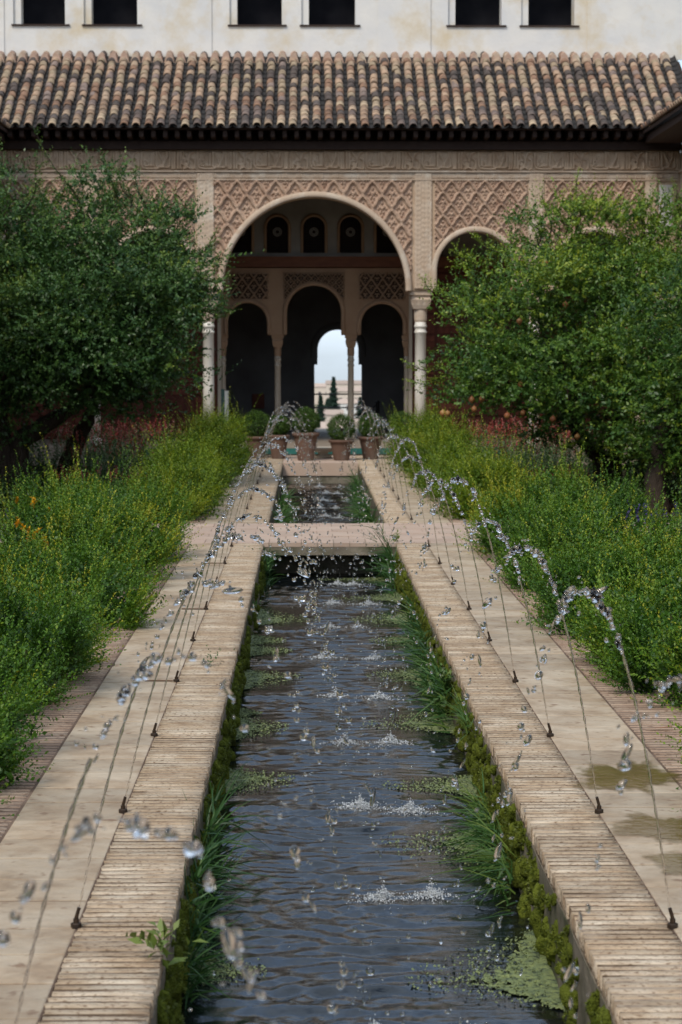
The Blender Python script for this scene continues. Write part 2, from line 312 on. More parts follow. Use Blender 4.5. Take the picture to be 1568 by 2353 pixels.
HW = 0.595           # half width of the channel
Y0, YA, YB, YE = 2.4, 19.45, 21.8, 34.5        # near end, cross path, far channel end
WL = -0.33           # water level
tag(box('channel_floor', 'channel_bed', (-HW - 0.02, HW + 0.02, 1.0, YE + 0.1, -0.75, -0.62)), kind='structure')
for sgn, side in ((-1, 'left'), (1, 'right')):
    for y0, y1 in ((1.0, YA), (YB, YE)):
        x0, x1 = sorted((sgn * HW, sgn * (HW + 0.22)))
        tag(MB().box(x0, x1, y0, y1, -0.75, -0.06).build('channel_wall_' + side, 'stone'), kind='structure')
tag(box('channel_end_wall', 'stone', (-HW - 0.22, HW + 0.22, YE + 0.02, YE + 0.2, -0.75, -0.21)), kind='structure')
# masonry below the cross path: two piers and a dark stone face
for x0, x1 in ((-HW - 0.3, -HW), (HW, HW + 0.3)): tag(box('bridge_footing', 'stone', (x0, x1, YA + 0.002, YB - 0.002, -0.75, -0.115)), kind='structure')
tag(box('bridge_inner_wall', 'stone', (-HW + 0.001, HW - 0.001, YA + 0.55, YA + 0.8, -0.75, -0.116)), kind='structure')

# ---- paving
def brick_mesh(name, lx, ly, lz, amp, seed):
    r = np.random.default_rng(seed); nx_, ny_ = 6, 4
    v = []; f = []
    gx = np.linspace(-lx / 2, lx / 2, nx_); gy = [-ly / 2, -ly * 0.27, ly * 0.27, ly / 2]
    for j in range(ny_):
        for i in range(nx_):
            e = j in (0, ny_ - 1); e2 = i in (0, nx_ - 1)
            z = -amp * (1.0 if e else 0.0) * r.uniform(0.5, 1.4) - amp * (0.35 if e2 else 0) * r.uniform(0.2, 1.2) + r.normal(0, amp * 0.16)
            v.append((gx[i] + (r.normal(0, 0.002)), gy[j] * (1 + r.uniform(-0.14, 0.10)), z))
    n = nx_ * ny_
    for j in range(ny_ - 1):
        for i in range(nx_ - 1): f.append((j * nx_ + i, j * nx_ + i + 1, (j + 1) * nx_ + i + 1, (j + 1) * nx_ + i))
    loop = [i for i in range(nx_)] + [j * nx_ + nx_ - 1 for j in range(1, ny_)] + [(ny_ - 1) * nx_ + i for i in range(nx_ - 2, -1, -1)] + [j * nx_ for j in range(ny_ - 2, 0, -1)]
    for k, i in enumerate(loop): v.append((v[i][0], v[i][1], -lz))
    for k in range(len(loop)):
        a, b_ = loop[k], loop[(k + 1) % len(loop)]; f.append((a, n + k, n + (k + 1) % len(loop), b_))
    me = bpy.data.meshes.new(name); me.from_pydata(v, [], f); me.update(); smooth(me)
    return me
PIT = 0.0535
WI = 0.268          # inner brick course
WM = 0.385          # slabs
WO = 0.33           # outer brick course
inner_meshes = [brick_mesh('brick', WI - 0.002, PIT - (0.010, 0.013, 0.016, 0.019, 0.012, 0.021, 0.015, 0.017, 0.011, 0.018)[k], 0.045, 0.0019, 40 + k) for k in range(10)]
outer_meshes = [brick_mesh('brick', WO - 0.012, 0.043, 0.05, 0.0016, 60 + k) for k in range(6)]
for me in inner_meshes: me.materials.append(M['brick'])
for me in outer_meshes: me.materials.append(M['brick_outer'])
def joined(meshes, places, name, material, parent, kind='stuff'):
    vs = []; fs = []; n = 0
    cache = []
    for me in meshes: cache.append((np.array([v.co[:] for v in me.vertices]), [tuple(p.vertices) for p in me.polygons]))
    for k, (x, y, z, rz) in enumerate(places):
        v, f = cache[k % len(cache)]; c_, s_ = math.cos(rz), math.sin(rz)
        w_ = np.stack([v[:, 0] * c_ - v[:, 1] * s_ + x, v[:, 0] * s_ + v[:, 1] * c_ + y, v[:, 2] + z], 1)
        vs.append(w_); fs.extend(tuple(i + n for i in q_) for q_ in f); n += len(v)
    me = bpy.data.meshes.new(name); me.from_pydata(np.concatenate(vs).tolist(), [], fs); me.update(); smooth(me)
    return tag(link(name, me, material, parent), kind=kind)
for sgn, side in ((-1, 'left'), (1, 'right')):
    for seg, (y0, y1) in enumerate(((Y0, YA), (YB, YE + 2.6))):
        sfx = side if seg == 0 else side + '_far'
        xa, xb = sgn * HW, sgn * (HW + WI)
        base = MB().box(min(xa, xb) + 0.003, max(xa, xb) - 0.003, y0, min(y1, YE + 2.6), -0.06, -0.0026).build('coping_' + sfx, 'mortar')
        tag(base, kind='structure')
        ysb = np.arange(y0 + PIT / 2, y1 - PIT / 2 + 1e-6, PIT)
        pl = [(sgn * (HW + WI / 2) + random.gauss(0, 0.0008), y, random.gauss(0.0002, 0.0008), random.gauss(0, 0.006)) for y in ysb + rng.normal(0, 0.0018, len(ysb))]
        if seg == 0:
            near = [p for p in pl if p[1] > 5.0][:300]; rest = [p for p in pl if p[1] <= 5.0] + [p for p in pl if p[1] > 5.0][300:]
        else: near, rest = [], pl
        for p in near:
            o = bpy.data.objects.new('brick', random.choice(inner_meshes)); COL.objects.link(o); o.parent = base
            o.location = p[:3]; o.rotation_euler = (0, 0, p[3] + (math.pi if random.random() < 0.5 else 0))
        if rest: joined(inner_meshes, rest, 'bricks_beyond', 'brick', base)
        # walkway: slabs and outer brick course
        xs0 = HW + WI; xs1 = xs0 + WM; xs2 = xs1 + WO
        xa, xb = sorted((sgn * xs0, sgn * (xs2 + 0.05)))
        walk = MB().box(xa, xb, y0, y1, -0.2, -0.0026).build('walkway_' + sfx, 'mortar_outer'); tag(walk, kind='structure')
        y = y0; row = 0; slabs = []
        while y < y1 - 0.05:
            ln = min(random.uniform(0.26, 0.34), y1 - y)
            cut = random.choice((0.5, 0.62, 0.38)) if random.random() < 0.0 else None
            spans = [(xs0, xs1)] if cut is None else [(xs0, xs0 + WM * cut), (xs0 + WM * cut, xs1)]
            for a, b_ in spans: slabs.append((a, b_, y, y + ln))
            y += ln; row += 1
        ms = MB()
        for k, (a, b_, ya, yb) in enumerate(slabs):
            x0_, x1_ = sorted((sgn * (a + 0.005), sgn * (b_ - 0.005))); h = random.gauss(0.0003, 0.0006)
            mm = MB() if seg == 0 else ms
            t_ = [random.gauss(0, 0.0004) for _ in range(4)]; e = 0.004
            vv = [(x0_, ya + 0.004, -0.04), (x1_, ya + 0.004, -0.04), (x1_, yb - 0.004, -0.04), (x0_, yb - 0.004, -0.04)]
            vv += [(p_[0], p_[1], -0.0012 + h) for p_ in vv[:4]]
            vv += [(x0_ + e, ya + 0.004 + e, t_[0] + h), (x1_ - e, ya + 0.004 + e, t_[1] + h), (x1_ - e, yb - 0.004 - e, t_[2] + h), (x0_ + e, yb - 0.004 - e, t_[3] + h)]
            mm.add(vv, [(8, 9, 10, 11)] + [(i, (i + 1) % 4, 4 + (i + 1) % 4, 4 + i) for i in range(4)] + [(4 + i, 4 + (i + 1) % 4, 8 + (i + 1) % 4, 8 + i) for i in range(4)])
            if seg == 0: mm.build('slab', 'slab', walk)
        if seg: tag(ms.build('slabs_beyond', 'slab', walk), kind='stuff')
        ysb = np.arange(y0 + 0.03, y1 - 0.03 + 1e-6, 0.0615)
        pl = [(sgn * (xs1 + WO / 2 + 0.002), y, random.gauss(0.0, 0.0008), random.gauss(0, 0.006)) for y in ysb]
        near = [p for p in pl if p[1] > 6.0][:300] if seg == 0 else []; rest = [p for p in pl if p not in near] if seg == 0 else pl
        for p in near:
            o = bpy.data.objects.new('brick', random.choice(outer_meshes)); COL.objects.link(o); o.parent = walk
            o.location = p[:3]; o.rotation_euler = (0, 0, p[3] + (math.pi if random.random() < 0.5 else 0))
        joined(outer_meshes, rest, 'bricks_beyond', 'brick_outer', walk)
# cross path
cp = MB().box(-6.2, 6.2, YA + 0.006, YB - 0.006, -0.11, -0.009).build('cross_path', 'stone'); tag(cp, kind='structure')
rows = [(YA, YA + 0.16)] + [(YA + 0.16 + i * 0.29, YA + 0.16 + (i + 1) * 0.29) for i in range(7)] + [(YA + 2.19, YB)]
for j, (ya, yb) in enumerate(rows):
    st = 0.145 if j in (0, 8) else 0.29
    x = -6.2 + (0.145 if j % 2 else 0)
    far = MB()
    while x < 6.1:
        vis = -3.3 < x < 3.3 and not (j in (0, 8) and abs(x) > 2.2)
        b_ = (x + 0.003, min(x + st, 6.2) - 0.003, ya + 0.003, yb - 0.003, -0.035, random.gauss(0, 0.0012))
        if vis:
            o = box('tile', 'cross_tile', b_, cp)
        else: far.box(*b_)
        x += st
    tag(far.build('tiles_beyond', 'cross_tile', cp), kind='stuff')
# garden beds and far terrace
for sgn, side in ((-1, 'left'), (1, 'right')):
    for k, (y0, y1) in enumerate(((-3, YA - 0.05), (YB + 0.05, 36.9))):
        X, Y = np.meshgrid(np.linspace(1.6, 6.4, 20) * sgn, np.linspace(y0, y1, 60))
        Z = -0.16 + 0.02 * noise2(X, Y, 3 + k, 3, 2.0); ny, nx = X.shape; idx = np.arange(nx * ny).reshape(ny, nx)
        q = np.stack([idx[:-1, :-1], idx[:-1, 1:], idx[1:, 1:], idx[1:, :-1]], -1).reshape(-1, 4)
        tag(link('garden_bed_' + side, npmesh('garden_bed', np.stack([X, Y, Z], -1).reshape(-1, 3), q, sm=True), 'soil'), kind='structure')
tag(box('terrace', 'cross_tile', (-1.58, 1.58, YE + 2.61, 37.2, -0.3, -0.004)), kind='structure')
tag(MB().box(-HW - 0.0, HW + 0.0, YE + 0.0, YE + 2.6, -0.205, -0.003).build('channel_head_paving', 'cross_tile'), kind='structure')

# ---- water
ALG = [(-1, a, b_, w_) for a, b_, w_ in ((2275, 2170, 130), (1835, 1765, 115), (1705, 1645, 85), (1650, 1628, 40), (1590, 1540, 95), (1510, 1485, 70), (1485, 1460, 55), (1440, 1398, 95))] + \
      [(1, a, b_, w_) for a, b_, w_ in ((2330, 2140, 230), (2010, 1900, 190), (1835, 1785, 150), (1690, 1632, 140), (1585, 1535, 110), (1490, 1462, 80), (1440, 1408, 100), (1385, 1362, 110), (1340, 1328, 120))]
def calm(X, Y):
    m_ = np.ones_like(X)
    for sg, a, b_, w_ in ALG:
        ya, yb = G(709, a, WL).y, G(709, b_, WL).y; yc, hl = (ya + yb) / 2, (yb - ya) / 2; wd = w_ * yc / FPX
        d = np.maximum(np.abs(Y - yc) / (hl * 1.15), (HW - sg * X) / (wd * 1.2)); m_ = np.minimum(m_, np.clip((d - 0.85) / 0.4, 0.06, 1))
    return m_
GRAV = 9.81
JY = [3.03 + 1.605 * i for i in range(20)]
JY = [y for y in JY if y < YA - 0.2 or y > YB + 0.1]
def water_sheet(name, y0, y1, dx, dy, amp):
    X, Y = np.meshgrid(np.arange(-HW - 0.01, HW + 0.011, dx), np.arange(y0, y1 + dy, dy))
    Z = np.zeros_like(X); r = np.random.default_rng(11); chop = np.zeros_like(X)
    for k in range(9):
        a = r.normal(math.pi / 2, 0.16); wl = r.uniform(0.08, 0.26); ph = r.uniform(0, 6.28); kk = 2 * math.pi / wl
        env = np.clip(0.35 + 0.75 * np.sin(X * r.uniform(1, 4) + Y * r.uniform(0.8, 2.6) + r.uniform(0, 6)), 0, 1)
        th = kk * (X * math.cos(a) + Y * math.sin(a)) + ph + 0.9 * np.sin(X * r.uniform(3, 9) + r.uniform(0, 6))
        Z += amp * wl * 0.013 * env * ((0.5 + 0.5 * np.sin(th)) ** 1.6 * 2 - 0.8)
    warp = 0.035 * noise2(X, Y, 8, 3, 5.0)
    for y in JY:
        for xl in (0.0, 0.26):
            ww = r.uniform(0.075, 0.125); ph = r.uniform(0, 6.28); yj = y + r.normal(0, 0.05); aa = r.uniform(0.7, 1.3)
            if y < y0 - 1.8 or y > y1 + 1.8: continue
            d = np.hypot(X - xl, Y - yj) + warp; k = 2 * math.pi / ww
            Z += amp * aa * 0.0036 * np.exp(-d / 0.75) * np.clip((d - 0.12) / 0.3, 0, 1) * np.sin(k * d + ph) * (d < 1.9)
            Z += amp * 0.003 * np.exp(-(d / 0.09) ** 2) * noise2(X, Y, int(y * 10), 3, 90)
            chop = np.maximum(chop, np.exp(-(d / 0.36) ** 2))
    Z += amp * 0.0018 * chop * noise2(X, Y * 1.3, 17, 3, 85)
    Z = Z * calm(X, Y) + WL
    ny, nx = X.shape; idx = np.arange(nx * ny).reshape(ny, nx)
    q = np.stack([idx[:-1, :-1], idx[:-1, 1:], idx[1:, 1:], idx[1:, :-1]], -1).reshape(-1, 4)
    return tag(link(name, npmesh(name, np.stack([X, Y, Z], -1).reshape(-1, 3), q, sm=True), 'water'), kind='structure')
water_sheet('channel_water', 1.2, YA + 0.56, 0.012, 0.011, 1.0)
water_sheet('channel_water_far', YB - 0.05, YE, 0.02, 0.018, 1.2)

# ================================================================== PAVILION
YF = 38.0
def F(px, py, Y=YF): p = P(px, py, Y); return p.x, p.z
def fx(px, Y=YF, py=600): return P(px, py, Y).x
def fz(py, Y=YF): return P(722, py, Y).z
FL = 0.13                                   # portico floor level
pav = empty('palace_pavilion', (0, YF, 0), 'ochre palace pavilion with carved stucco arcade, tiled roof and white upper storey', 'building')
def part(o): o.location = o.location - Vector((0, YF, 0)); return o      # vertices are in world space
def arched_wall(name, material, x0, x1, z0, z1, y0, y1, ops, parent, nseg=28):
    """ops: (xc, half width, spring z); arches are half circles, jambs go down to z0"""
    mb = MB(); ops = sorted(ops); cur = x0
    def rect(a, b_):
        mb.add([(a, y0, z0), (b_, y0, z0), (b_, y0, z1), (a, y0, z1)], [(0, 1, 2, 3)])
        mb.add([(a, y1, z0), (b_, y1, z0), (b_, y1, z1), (a, y1, z1)], [(3, 2, 1, 0)])
        mb.add([(a, y0, z0), (b_, y0, z0), (b_, y1, z0), (a, y1, z0)], [(3, 2, 1, 0)])
    for xc, hw, zs in ops:
        rect(cur, xc - hw); cur = xc + hw
        pts = [(xc - hw * math.cos(math.pi * k / nseg), zs + hw * math.sin(math.pi * k / nseg)) for k in range(nseg + 1)]
        for (a, za), (b_, zb) in zip(pts[:-1], pts[1:]):
            mb.add([(a, y0, za), (b_, y0, zb), (b_, y0, z1), (a, y0, z1)], [(0, 1, 2, 3)])
            mb.add([(a, y1, za), (b_, y1, zb), (b_, y1, z1), (a, y1, z1)], [(3, 2, 1, 0)])
        full = [(xc - hw, z0)] + pts + [(xc + hw, z0)]
        for (a, za), (b_, zb) in zip(full[:-1], full[1:]):
            if abs(za - zb) + abs(a - b_) < 1e-6: continue
            mb.add([(a, y0, za), (a, y1, za), (b_, y1, zb), (b_, y0, zb)], [(0, 1, 2, 3)])
    rect(cur, x1)
    mb.add([(x0, y0, z1), (x1, y0, z1), (x1, y1, z1), (x0, y1, z1)], [(0, 1, 2, 3)])
    for x in (x0, x1): mb.add([(x, y0, z0), (x, y1, z0), (x, y1, z1), (x, y0, z1)], [(0, 1, 2, 3)])
    o = mb.build(name, material, parent); return part(o)
def bx(name, material, b_, parent=pav):
    o = box(name, material, b_, parent); return part(o) if parent is pav else o
def arch_ring(name, material, xc, zs, r0, r1, y0, y1, zb, parent, n=36):
    mb = MB(); pr = [(-1, 0)] + [(-math.cos(math.pi * k / n), math.sin(math.pi * k / n)) for k in range(n + 1)] + [(1, 0)]
    vs = []
    for i, (c_, s_) in enumerate(pr):
        dz = zb - zs if i in (0, len(pr) - 1) else 0.0
        # rounded section
        for (r, y) in ((r0, y1), (r0, y0 + 0.015), (r0 * 0.75 + r1 * 0.25, y0), (r0 * 0.4 + r1 * 0.6, y0), (r1, y0 + 0.02), (r1, y1)):
            vs.append((xc + c_ * r, y, zs + s_ * r + dz))
    k = 6; f = [(i * k + j, i * k + j + 1, (i + 1) * k + j + 1, (i + 1) * k + j) for i in range(len(pr) - 1) for j in range(k - 1)]
    mb.add(vs, f); return part(mb.build(name, material, parent, sm=True))
XC = fx(723)
ZS = fz(668)                                   # top of the capitals
ZT = fz(345)
mpx = 132.0
hwC = (935 - 513) / 2 / mpx
ops = [(XC, hwC, ZS + 0.02)]
zsp = fz(622); hwS = 90 / mpx
offs = [(1092 - 723) / mpx, (1370 - 723) / mpx]
for d in offs: ops += [(XC + d, hwS, zsp), (XC - d, hwS, zsp)]
XL, XR = XC - 6.35, XC + 6.35
arched_wall('front_wall', 'stucco', XL, XR, ZS, ZT, YF, YF + 0.42, ops, pav, 40)
arch_ring('arch_moulding', 'stucco_pale', XC, ZS + 0.02, hwC - 0.012, hwC + 0.09, YF - 0.10, YF + 0.012, ZS, pav, 48)
for d in offs:
    for s in (-1, 1):
        arch_ring('arch_moulding', 'stucco_pale', XC + s * d, zsp, hwS - 0.012, hwS + 0.085, YF - 0.085, YF + 0.012, ZS, pav, 36)
# carved panels -----------------------------------------------------
def sst(a, b_, x): t = np.clip((x - a) / (b_ - a), 0, 1); return t * t * (3 - 2 * t)
def sebka(u, v, a=0.335, b_=0.50):
    s = u / a + v / b_; t = u / a - v / b_
    s2 = s + 0.018 * np.sin(2 * math.pi * t * 2); t2 = t + 0.018 * np.sin(2 * math.pi * s * 2)
    ds = np.abs(s2 - np.round(s2)); dt = np.abs(t2 - np.round(t2)); d = np.minimum(ds, dt)
    h = 0.052 * (1 - sst(0.06, 0.085, d)) - 0.016 * (1 - sst(0.012, 0.03, d))
    p = s - np.floor(s) - 0.5; q = t - np.floor(t) - 0.5
    uu = (p + q) * 0.5; vv = (p - q) * 0.5
    m_ = np.zeros_like(u)
    for (cx, cy, r) in ((0, 0.0, 0.075), (0.11, 0.06, 0.06), (-0.11, 0.06, 0.06), (0.07, -0.12, 0.055), (-0.07, -0.12, 0.055), (0, 0.2, 0.06), (0, -0.24, 0.05), (0.2, 0.0, 0.045), (-0.2, 0.0, 0.045)):
        dd = np.hypot(uu - cx, vv - cy); m_ = np.maximum(m_, (1 - sst(r * 0.7, r, dd)) * 0.034 - 0.016 * (1 - sst(r * 0.2, r * 0.4, dd)))
    return np.maximum(h, m_)
def relief(name, material, x0, x1, z0, z1, ybase, fn, holes, res=0.012, pierce=None):
    xs = np.linspace(x0, x1, int((x1 - x0) / res) + 1); zs = np.linspace(z0, z1, int((z1 - z0) / res) + 1)
    X, Zz = np.meshgrid(xs, zs); H = fn(X, Zz) * (1.25 if 'carved' in name else 1.0)
    Hn = H + 0.003 * noise2(X, Zz, 2, 4, 14.0)
    edge = np.minimum.reduce([X - x0, x1 - X, Zz - z0, z1 - Zz]); Hn = np.where(edge < res * 0.6, -0.02, Hn)
    V = np.stack([X, ybase - Hn, Zz], -1).reshape(-1, 3); ny, nx = X.shape; idx = np.arange(nx * ny).reshape(ny, nx)
    q = np.stack([idx[:-1, :-1], idx[:-1, 1:], idx[1:, 1:], idx[1:, :-1]], -1).reshape(-1, 4)
    cxs = V[q].mean(1); keep = np.ones(len(q), bool)
    for (xc, zs_, r) in holes:
        inside = (np.hypot(cxs[:, 0] - xc, cxs[:, 2] - zs_) < r) | ((np.abs(cxs[:, 0] - xc) < r) & (cxs[:, 2] < zs_)); keep &= ~inside
    if pierce is not None: keep &= (H.ravel()[q].mean(1) > pierce)
    o = link(name, npmesh(name, V, q[keep]), material, pav); return part(o)
zp1 = fz(413)
def mir(a, b_): return [(XC + a, XC + b_), (XC - b_, XC - a)]
relief('carved_spandrel', 'stucco_pink', fx(491), fx(947), ZS + 0.03, zp1, YF - 0.004, lambda u, v: sebka(u - XC, v - zp1), [(XC, ZS + 0.02, hwC + 0.06)])
for (a, b_) in mir((998 - 723) / mpx, (1211 - 723) / mpx):
    relief('carved_panel', 'stucco_pink', a, b_, zsp + 0.05, zp1, YF - 0.004, lambda u, v, a=a: sebka(u - a, v - zp1, 0.29, 0.40), [(XC + s * offs[0], zsp, hwS + 0.04) for s in (-1, 1)])
for (a, b_) in mir((1252 - 723) / mpx, (1479 - 723) / mpx):
    relief('carved_panel', 'stucco_pink', a, b_, zsp + 0.05, zp1, YF - 0.004, lambda u, v, a=a: sebka(u - a, v - zp1, 0.29, 0.40), [(XC + s * offs[1], zsp, hwS + 0.04) for s in (-1, 1)])
# pilaster strips with fine carving
def fine(u, v):
    g = 0.006 * np.sign(np.sin(u * 2 * math.pi / 0.062)) * (np.sin(v * 2 * math.pi / 0.085 + 3 * np.sin(u * 40)) > -0.1)
    return 0.03 + g
for (a, b_) in mir((951 - 723) / mpx, (993 - 723) / mpx) + mir((1213 - 723) / mpx, (1250 - 723) / mpx) + mir((1480 - 723) / mpx, (1511 - 723) / mpx):
    relief('pilaster_strip', 'stucco_pale', a, b_, ZS + 0.02, fz(397), YF - 0.006, fine, [], 0.014)
# inscription band: strokes of the repeated motto, read from the carved relief
UW, UH = 0.972, fz(346) - fz(392)
def arc(cx, cy, r, a0, a1, n=9): return [(cx + r * math.cos(R(a0 + (a1 - a0) * k / n)), cy + r * math.sin(R(a0 + (a1 - a0) * k / n))) for k in range(n + 1)]
ST = [[(0.03, 0.03), (0.03, 0.34)], [(0.075, 0.03), (0.075, 0.34)],
      [(0.12, 0.34), (0.15, 0.29), (0.20, 0.22), (0.21, 0.14), (0.19, 0.08), (0.13, 0.05)], arc(0.145, 0.135, 0.045, 60, 330), arc(0.15, 0.13, 0.012, 0, 360),
      [(0.30, 0.33), (0.25, 0.31), (0.225, 0.25), (0.21, 0.20)], [(0.13, 0.02), (0.2, 0.06), (0.24, 0.03)],
      [(0.27, 0.21), (0.31, 0.19), (0.325, 0.13), (0.32, 0.03)],
      [(0.375, 0.33), (0.372, 0.10), (0.40, 0.045), (0.47, 0.028), (0.66, 0.028)], [(0.42, 0.17), (0.42, 0.09), (0.46, 0.075), (0.5, 0.085), (0.5, 0.25)],
      arc(0.445, 0.15, 0.028, 0, 300), [(0.54, 0.30), (0.54, 0.085), (0.5, 0.085)], [(0.58, 0.32), (0.58, 0.085), (0.54, 0.085)],
      [(0.635, 0.34), (0.635, 0.07), (0.66, 0.055), (0.83, 0.05)],
      [(0.67, 0.33), (0.705, 0.24), (0.74, 0.15), (0.755, 0.085)], [(0.82, 0.34), (0.815, 0.24), (0.78, 0.16), (0.755, 0.085), (0.72, 0.085)],
      [(0.86, 0.34), (0.86, 0.07)], [(0.905, 0.34), (0.905, 0.03)], [(0.945, 0.34), (0.945, 0.03), (0.905, 0.03)]]
def inscription(u, v):
    u0 = np.mod(u - fx(793), UW); v0 = (v - fz(392)) * 0.36 / UH; h = np.zeros_like(u)
    dmin = np.full(u.shape, 9.0)
    for pl in ST:
        for (xa, ya), (xb, yb) in zip(pl[:-1], pl[1:]):
            dx, dy = xb - xa, yb - ya; t = np.clip(((u0 - xa) * dx + (v0 - ya) * dy) / (dx * dx + dy * dy + 1e-9), 0, 1)
            dmin = np.minimum(dmin, np.hypot(u0 - xa - t * dx, v0 - ya - t * dy))
    h = 0.050 * (1 - sst(0.012, 0.021, dmin))
    bgd = 0.012 * (np.sin(u * 95 + 2 * np.sin(v * 60)) * np.sin(v * 90 + 2 * np.sin(u * 50)) > 0.15)
    return np.maximum(h, bgd)
relief('inscription_band', 'stucco', XL, XR, fz(392), fz(346.5), YF - 0.012, inscription, [], 0.011)
def small_band(u, v):
    return 0.012 * ((np.sin(u * 2 * math.pi / 0.045) > 0) & (np.sin(u * 2 * math.pi / 0.31 + 2) > -0.4)) + 0.004 * np.sin(v * 200)
relief('small_inscription', 'stucco_pale', XL, XR, fz(411), fz(396.5), YF - 0.016, small_band, [], 0.014)
bx('moulding', 'stucco_pale', (XL, XR, YF - 0.055, YF - 0.002, fz(396), fz(392.3)))
bx('moulding', 'stucco_pale', (XL, XR, YF - 0.045, YF - 0.003, fz(414.5), fz(411.6)))
bx('plaster_patch', 'plaster', (fx(1513), fx(1543), YF - 0.008, YF + 0.01, fz(520), fz(424)))
# columns ------------------------------------------------------------
def column(x, y, r, z0, z1, mt, label=None):
    e = empty('column', (x, y - YF, z0)); e.parent = pav; h = z1 - z0; cap = min(0.55, h * 0.2)
    zc = h - cap
    MB().lathe([(r * 1.5, 0), (r * 1.5, 0.05), (r * 1.3, 0.07), (r * 1.35, 0.10), (r * 1.1, 0.13)]).build('base', mt, e, True)
    sh = [(r * 1.02, 0.131), (r, h * 0.4), (r * 0.96, zc - 0.2), (r * 1.12, zc - 0.19), (r * 1.12, zc - 0.165), (r * 0.97, zc - 0.155), (r * 0.97, zc - 0.10), (r * 1.14, zc - 0.09), (r * 1.14, zc - 0.06), (r * 1.0, zc - 0.045), (r * 1.0, zc - 0.001)]
    MB().lathe(sh, n=24).build('shaft', mt, e, True)
    c_ = MB().lathe([(r * 1.02, zc), (r * 1.15, zc + cap * 0.08), (r * 1.15, zc + cap * 0.4), (r * 1.45, zc + cap * 0.5)], n=16)
    # upper tier: swelling block with leaves
    lv = [(0.42, 1.3), (0.55, 1.6), (0.72, 1.78), (0.78, 1.62), (0.86, 1.62)]
    for (ta, ra), (tb, rb) in zip(lv[:-1], lv[1:]):
        za, zb = zc + cap * ta, zc + cap * tb; ra *= r; rb *= r
        vs = [(sx * ra, sy * ra, za) for sx, sy in ((-1, -1), (1, -1), (1, 1), (-1, 1))] + [(sx * rb, sy * rb, zb) for sx, sy in ((-1, -1), (1, -1), (1, 1), (-1, 1))]
        c_.add(vs, [(i, (i + 1) % 4, 4 + (i + 1) % 4, 4 + i) for i in range(4)])
    for sx in (-1, 0, 1):                         # leaf knobs on the front
        c_.add([(sx * r * 1.1 - 0.02, -r * 1.55, zc + cap * 0.52), (sx * r * 1.1 + 0.02, -r * 1.55, zc + cap * 0.52), (sx * r * 1.1 + 0.035, -r * 1.95, zc + cap * 0.72), (sx * r * 1.1 - 0.035, -r * 1.95, zc + cap * 0.72), (sx * r * 1.1, -r * 1.6, zc + cap * 0.76)], [(0, 1, 2, 3), (3, 2, 4)])
    c_.build('capital', 'stucco_pale' if mt == 'marble' else 'inner_stucco', e)
    a = r * 1.95
    MB().box(-a, a, -a, a, zc + cap * 0.862, h - 0.001).build('abacus', 'stucco_pale' if mt == 'marble' else 'inner_stucco', e)
    return e
xm = [(XC + hwC + XC + offs[0] - hwS) / 2, (offs[0] + offs[1]) / 2 + XC]
for x in xm:
    for s in (-1, 1): column(XC + s * (x - XC), YF + 0.21, 0.098, FL, ZS, 'marble')
for s in (-1, 1): bx('end_pier', 'stucco_pale', tuple(sorted((XC + s * (offs[1] + hwS + 0.01), XC + s * 6.35))) + (YF, YF + 0.42, FL, ZS - 0.001))
# plinth and floor
bx('plinth', 'floor', (XL - 0.3, XR + 0.3, 37.25, 46.5, -0.3, FL))
for k in range(52):
    x = XL + 0.05 + k * 0.24
    if abs(x) < 3.2: bx('glazed_tile', 'teal', (x + 0.004, x + 0.236, 37.228, 37.249, 0.02, 0.118))
# gallery inside -----------------------------------------------------
YG = 41.0
bx('gallery_ceiling', 'dark_wood', (XL, XR, YF + 0.42, YG, 5.02, 5.12))
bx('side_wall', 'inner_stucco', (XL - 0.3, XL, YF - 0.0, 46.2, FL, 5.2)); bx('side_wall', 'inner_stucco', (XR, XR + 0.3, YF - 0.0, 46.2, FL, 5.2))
gz = lambda py: P(722, py, YG).z
gx = lambda px: P(px, 700, YG).x
gm = FPX / YG
gops = [(gx(722), 63 / gm, gz(655) - 63 / gm), (gx(569), 46 / gm, gz(695) - 46 / gm), (gx(878), 49 / gm, gz(697) - 49 / gm)]
zc2 = gz(770)
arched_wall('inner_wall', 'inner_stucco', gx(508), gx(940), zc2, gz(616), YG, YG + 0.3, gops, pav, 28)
for (xc, hw, zs) in gops: arch_ring('arch_moulding', 'inner_stucco', xc, zs, hw - 0.01, hw + 0.07, YG - 0.05, YG + 0.01, zc2 + 0.02, pav, 28)
relief('lattice_panel', 'inner_stucco', gx(528), gx(618), gz(690), gz(626), YG - 0.006, lambda u, v: sebka(u, v, 0.22, 0.3), [(gops[1][0], gops[1][2], gops[1][1] + 0.05)], 0.012, 0.012)
relief('lattice_panel', 'inner_stucco', gx(824), gx(932), gz(690), gz(626), YG - 0.006, lambda u, v: sebka(u, v, 0.22, 0.3), [(gops[2][0], gops[2][2], gops[2][1] + 0.05)], 0.012, 0.012)
relief('lattice_panel', 'inner_stucco', gx(651), gx(793), gz(690), gz(626), YG - 0.006, lambda u, v: sebka(u, v, 0.13, 0.15), [(gops[0][0], gops[0][2], gops[0][1] + 0.05)], 0.010, 0.012)
for k_, (a, b_) in enumerate(((528, 618), (824, 932), (651, 793))):
    go = gops[(1, 2, 0)[k_]]
    relief('panel_ground', 'dark_wood', gx(a) + 0.005, gx(b_) - 0.005, gz(690) + 0.005, gz(626) - 0.005, YG - 0.004, lambda u, v: 0 * u, [(go[0], go[2], go[1] + 0.05)], 0.03)
bx('beam', 'beam_wood', (XL, XR, YG - 0.12, YG + 0.3, gz(614), gz(590)))
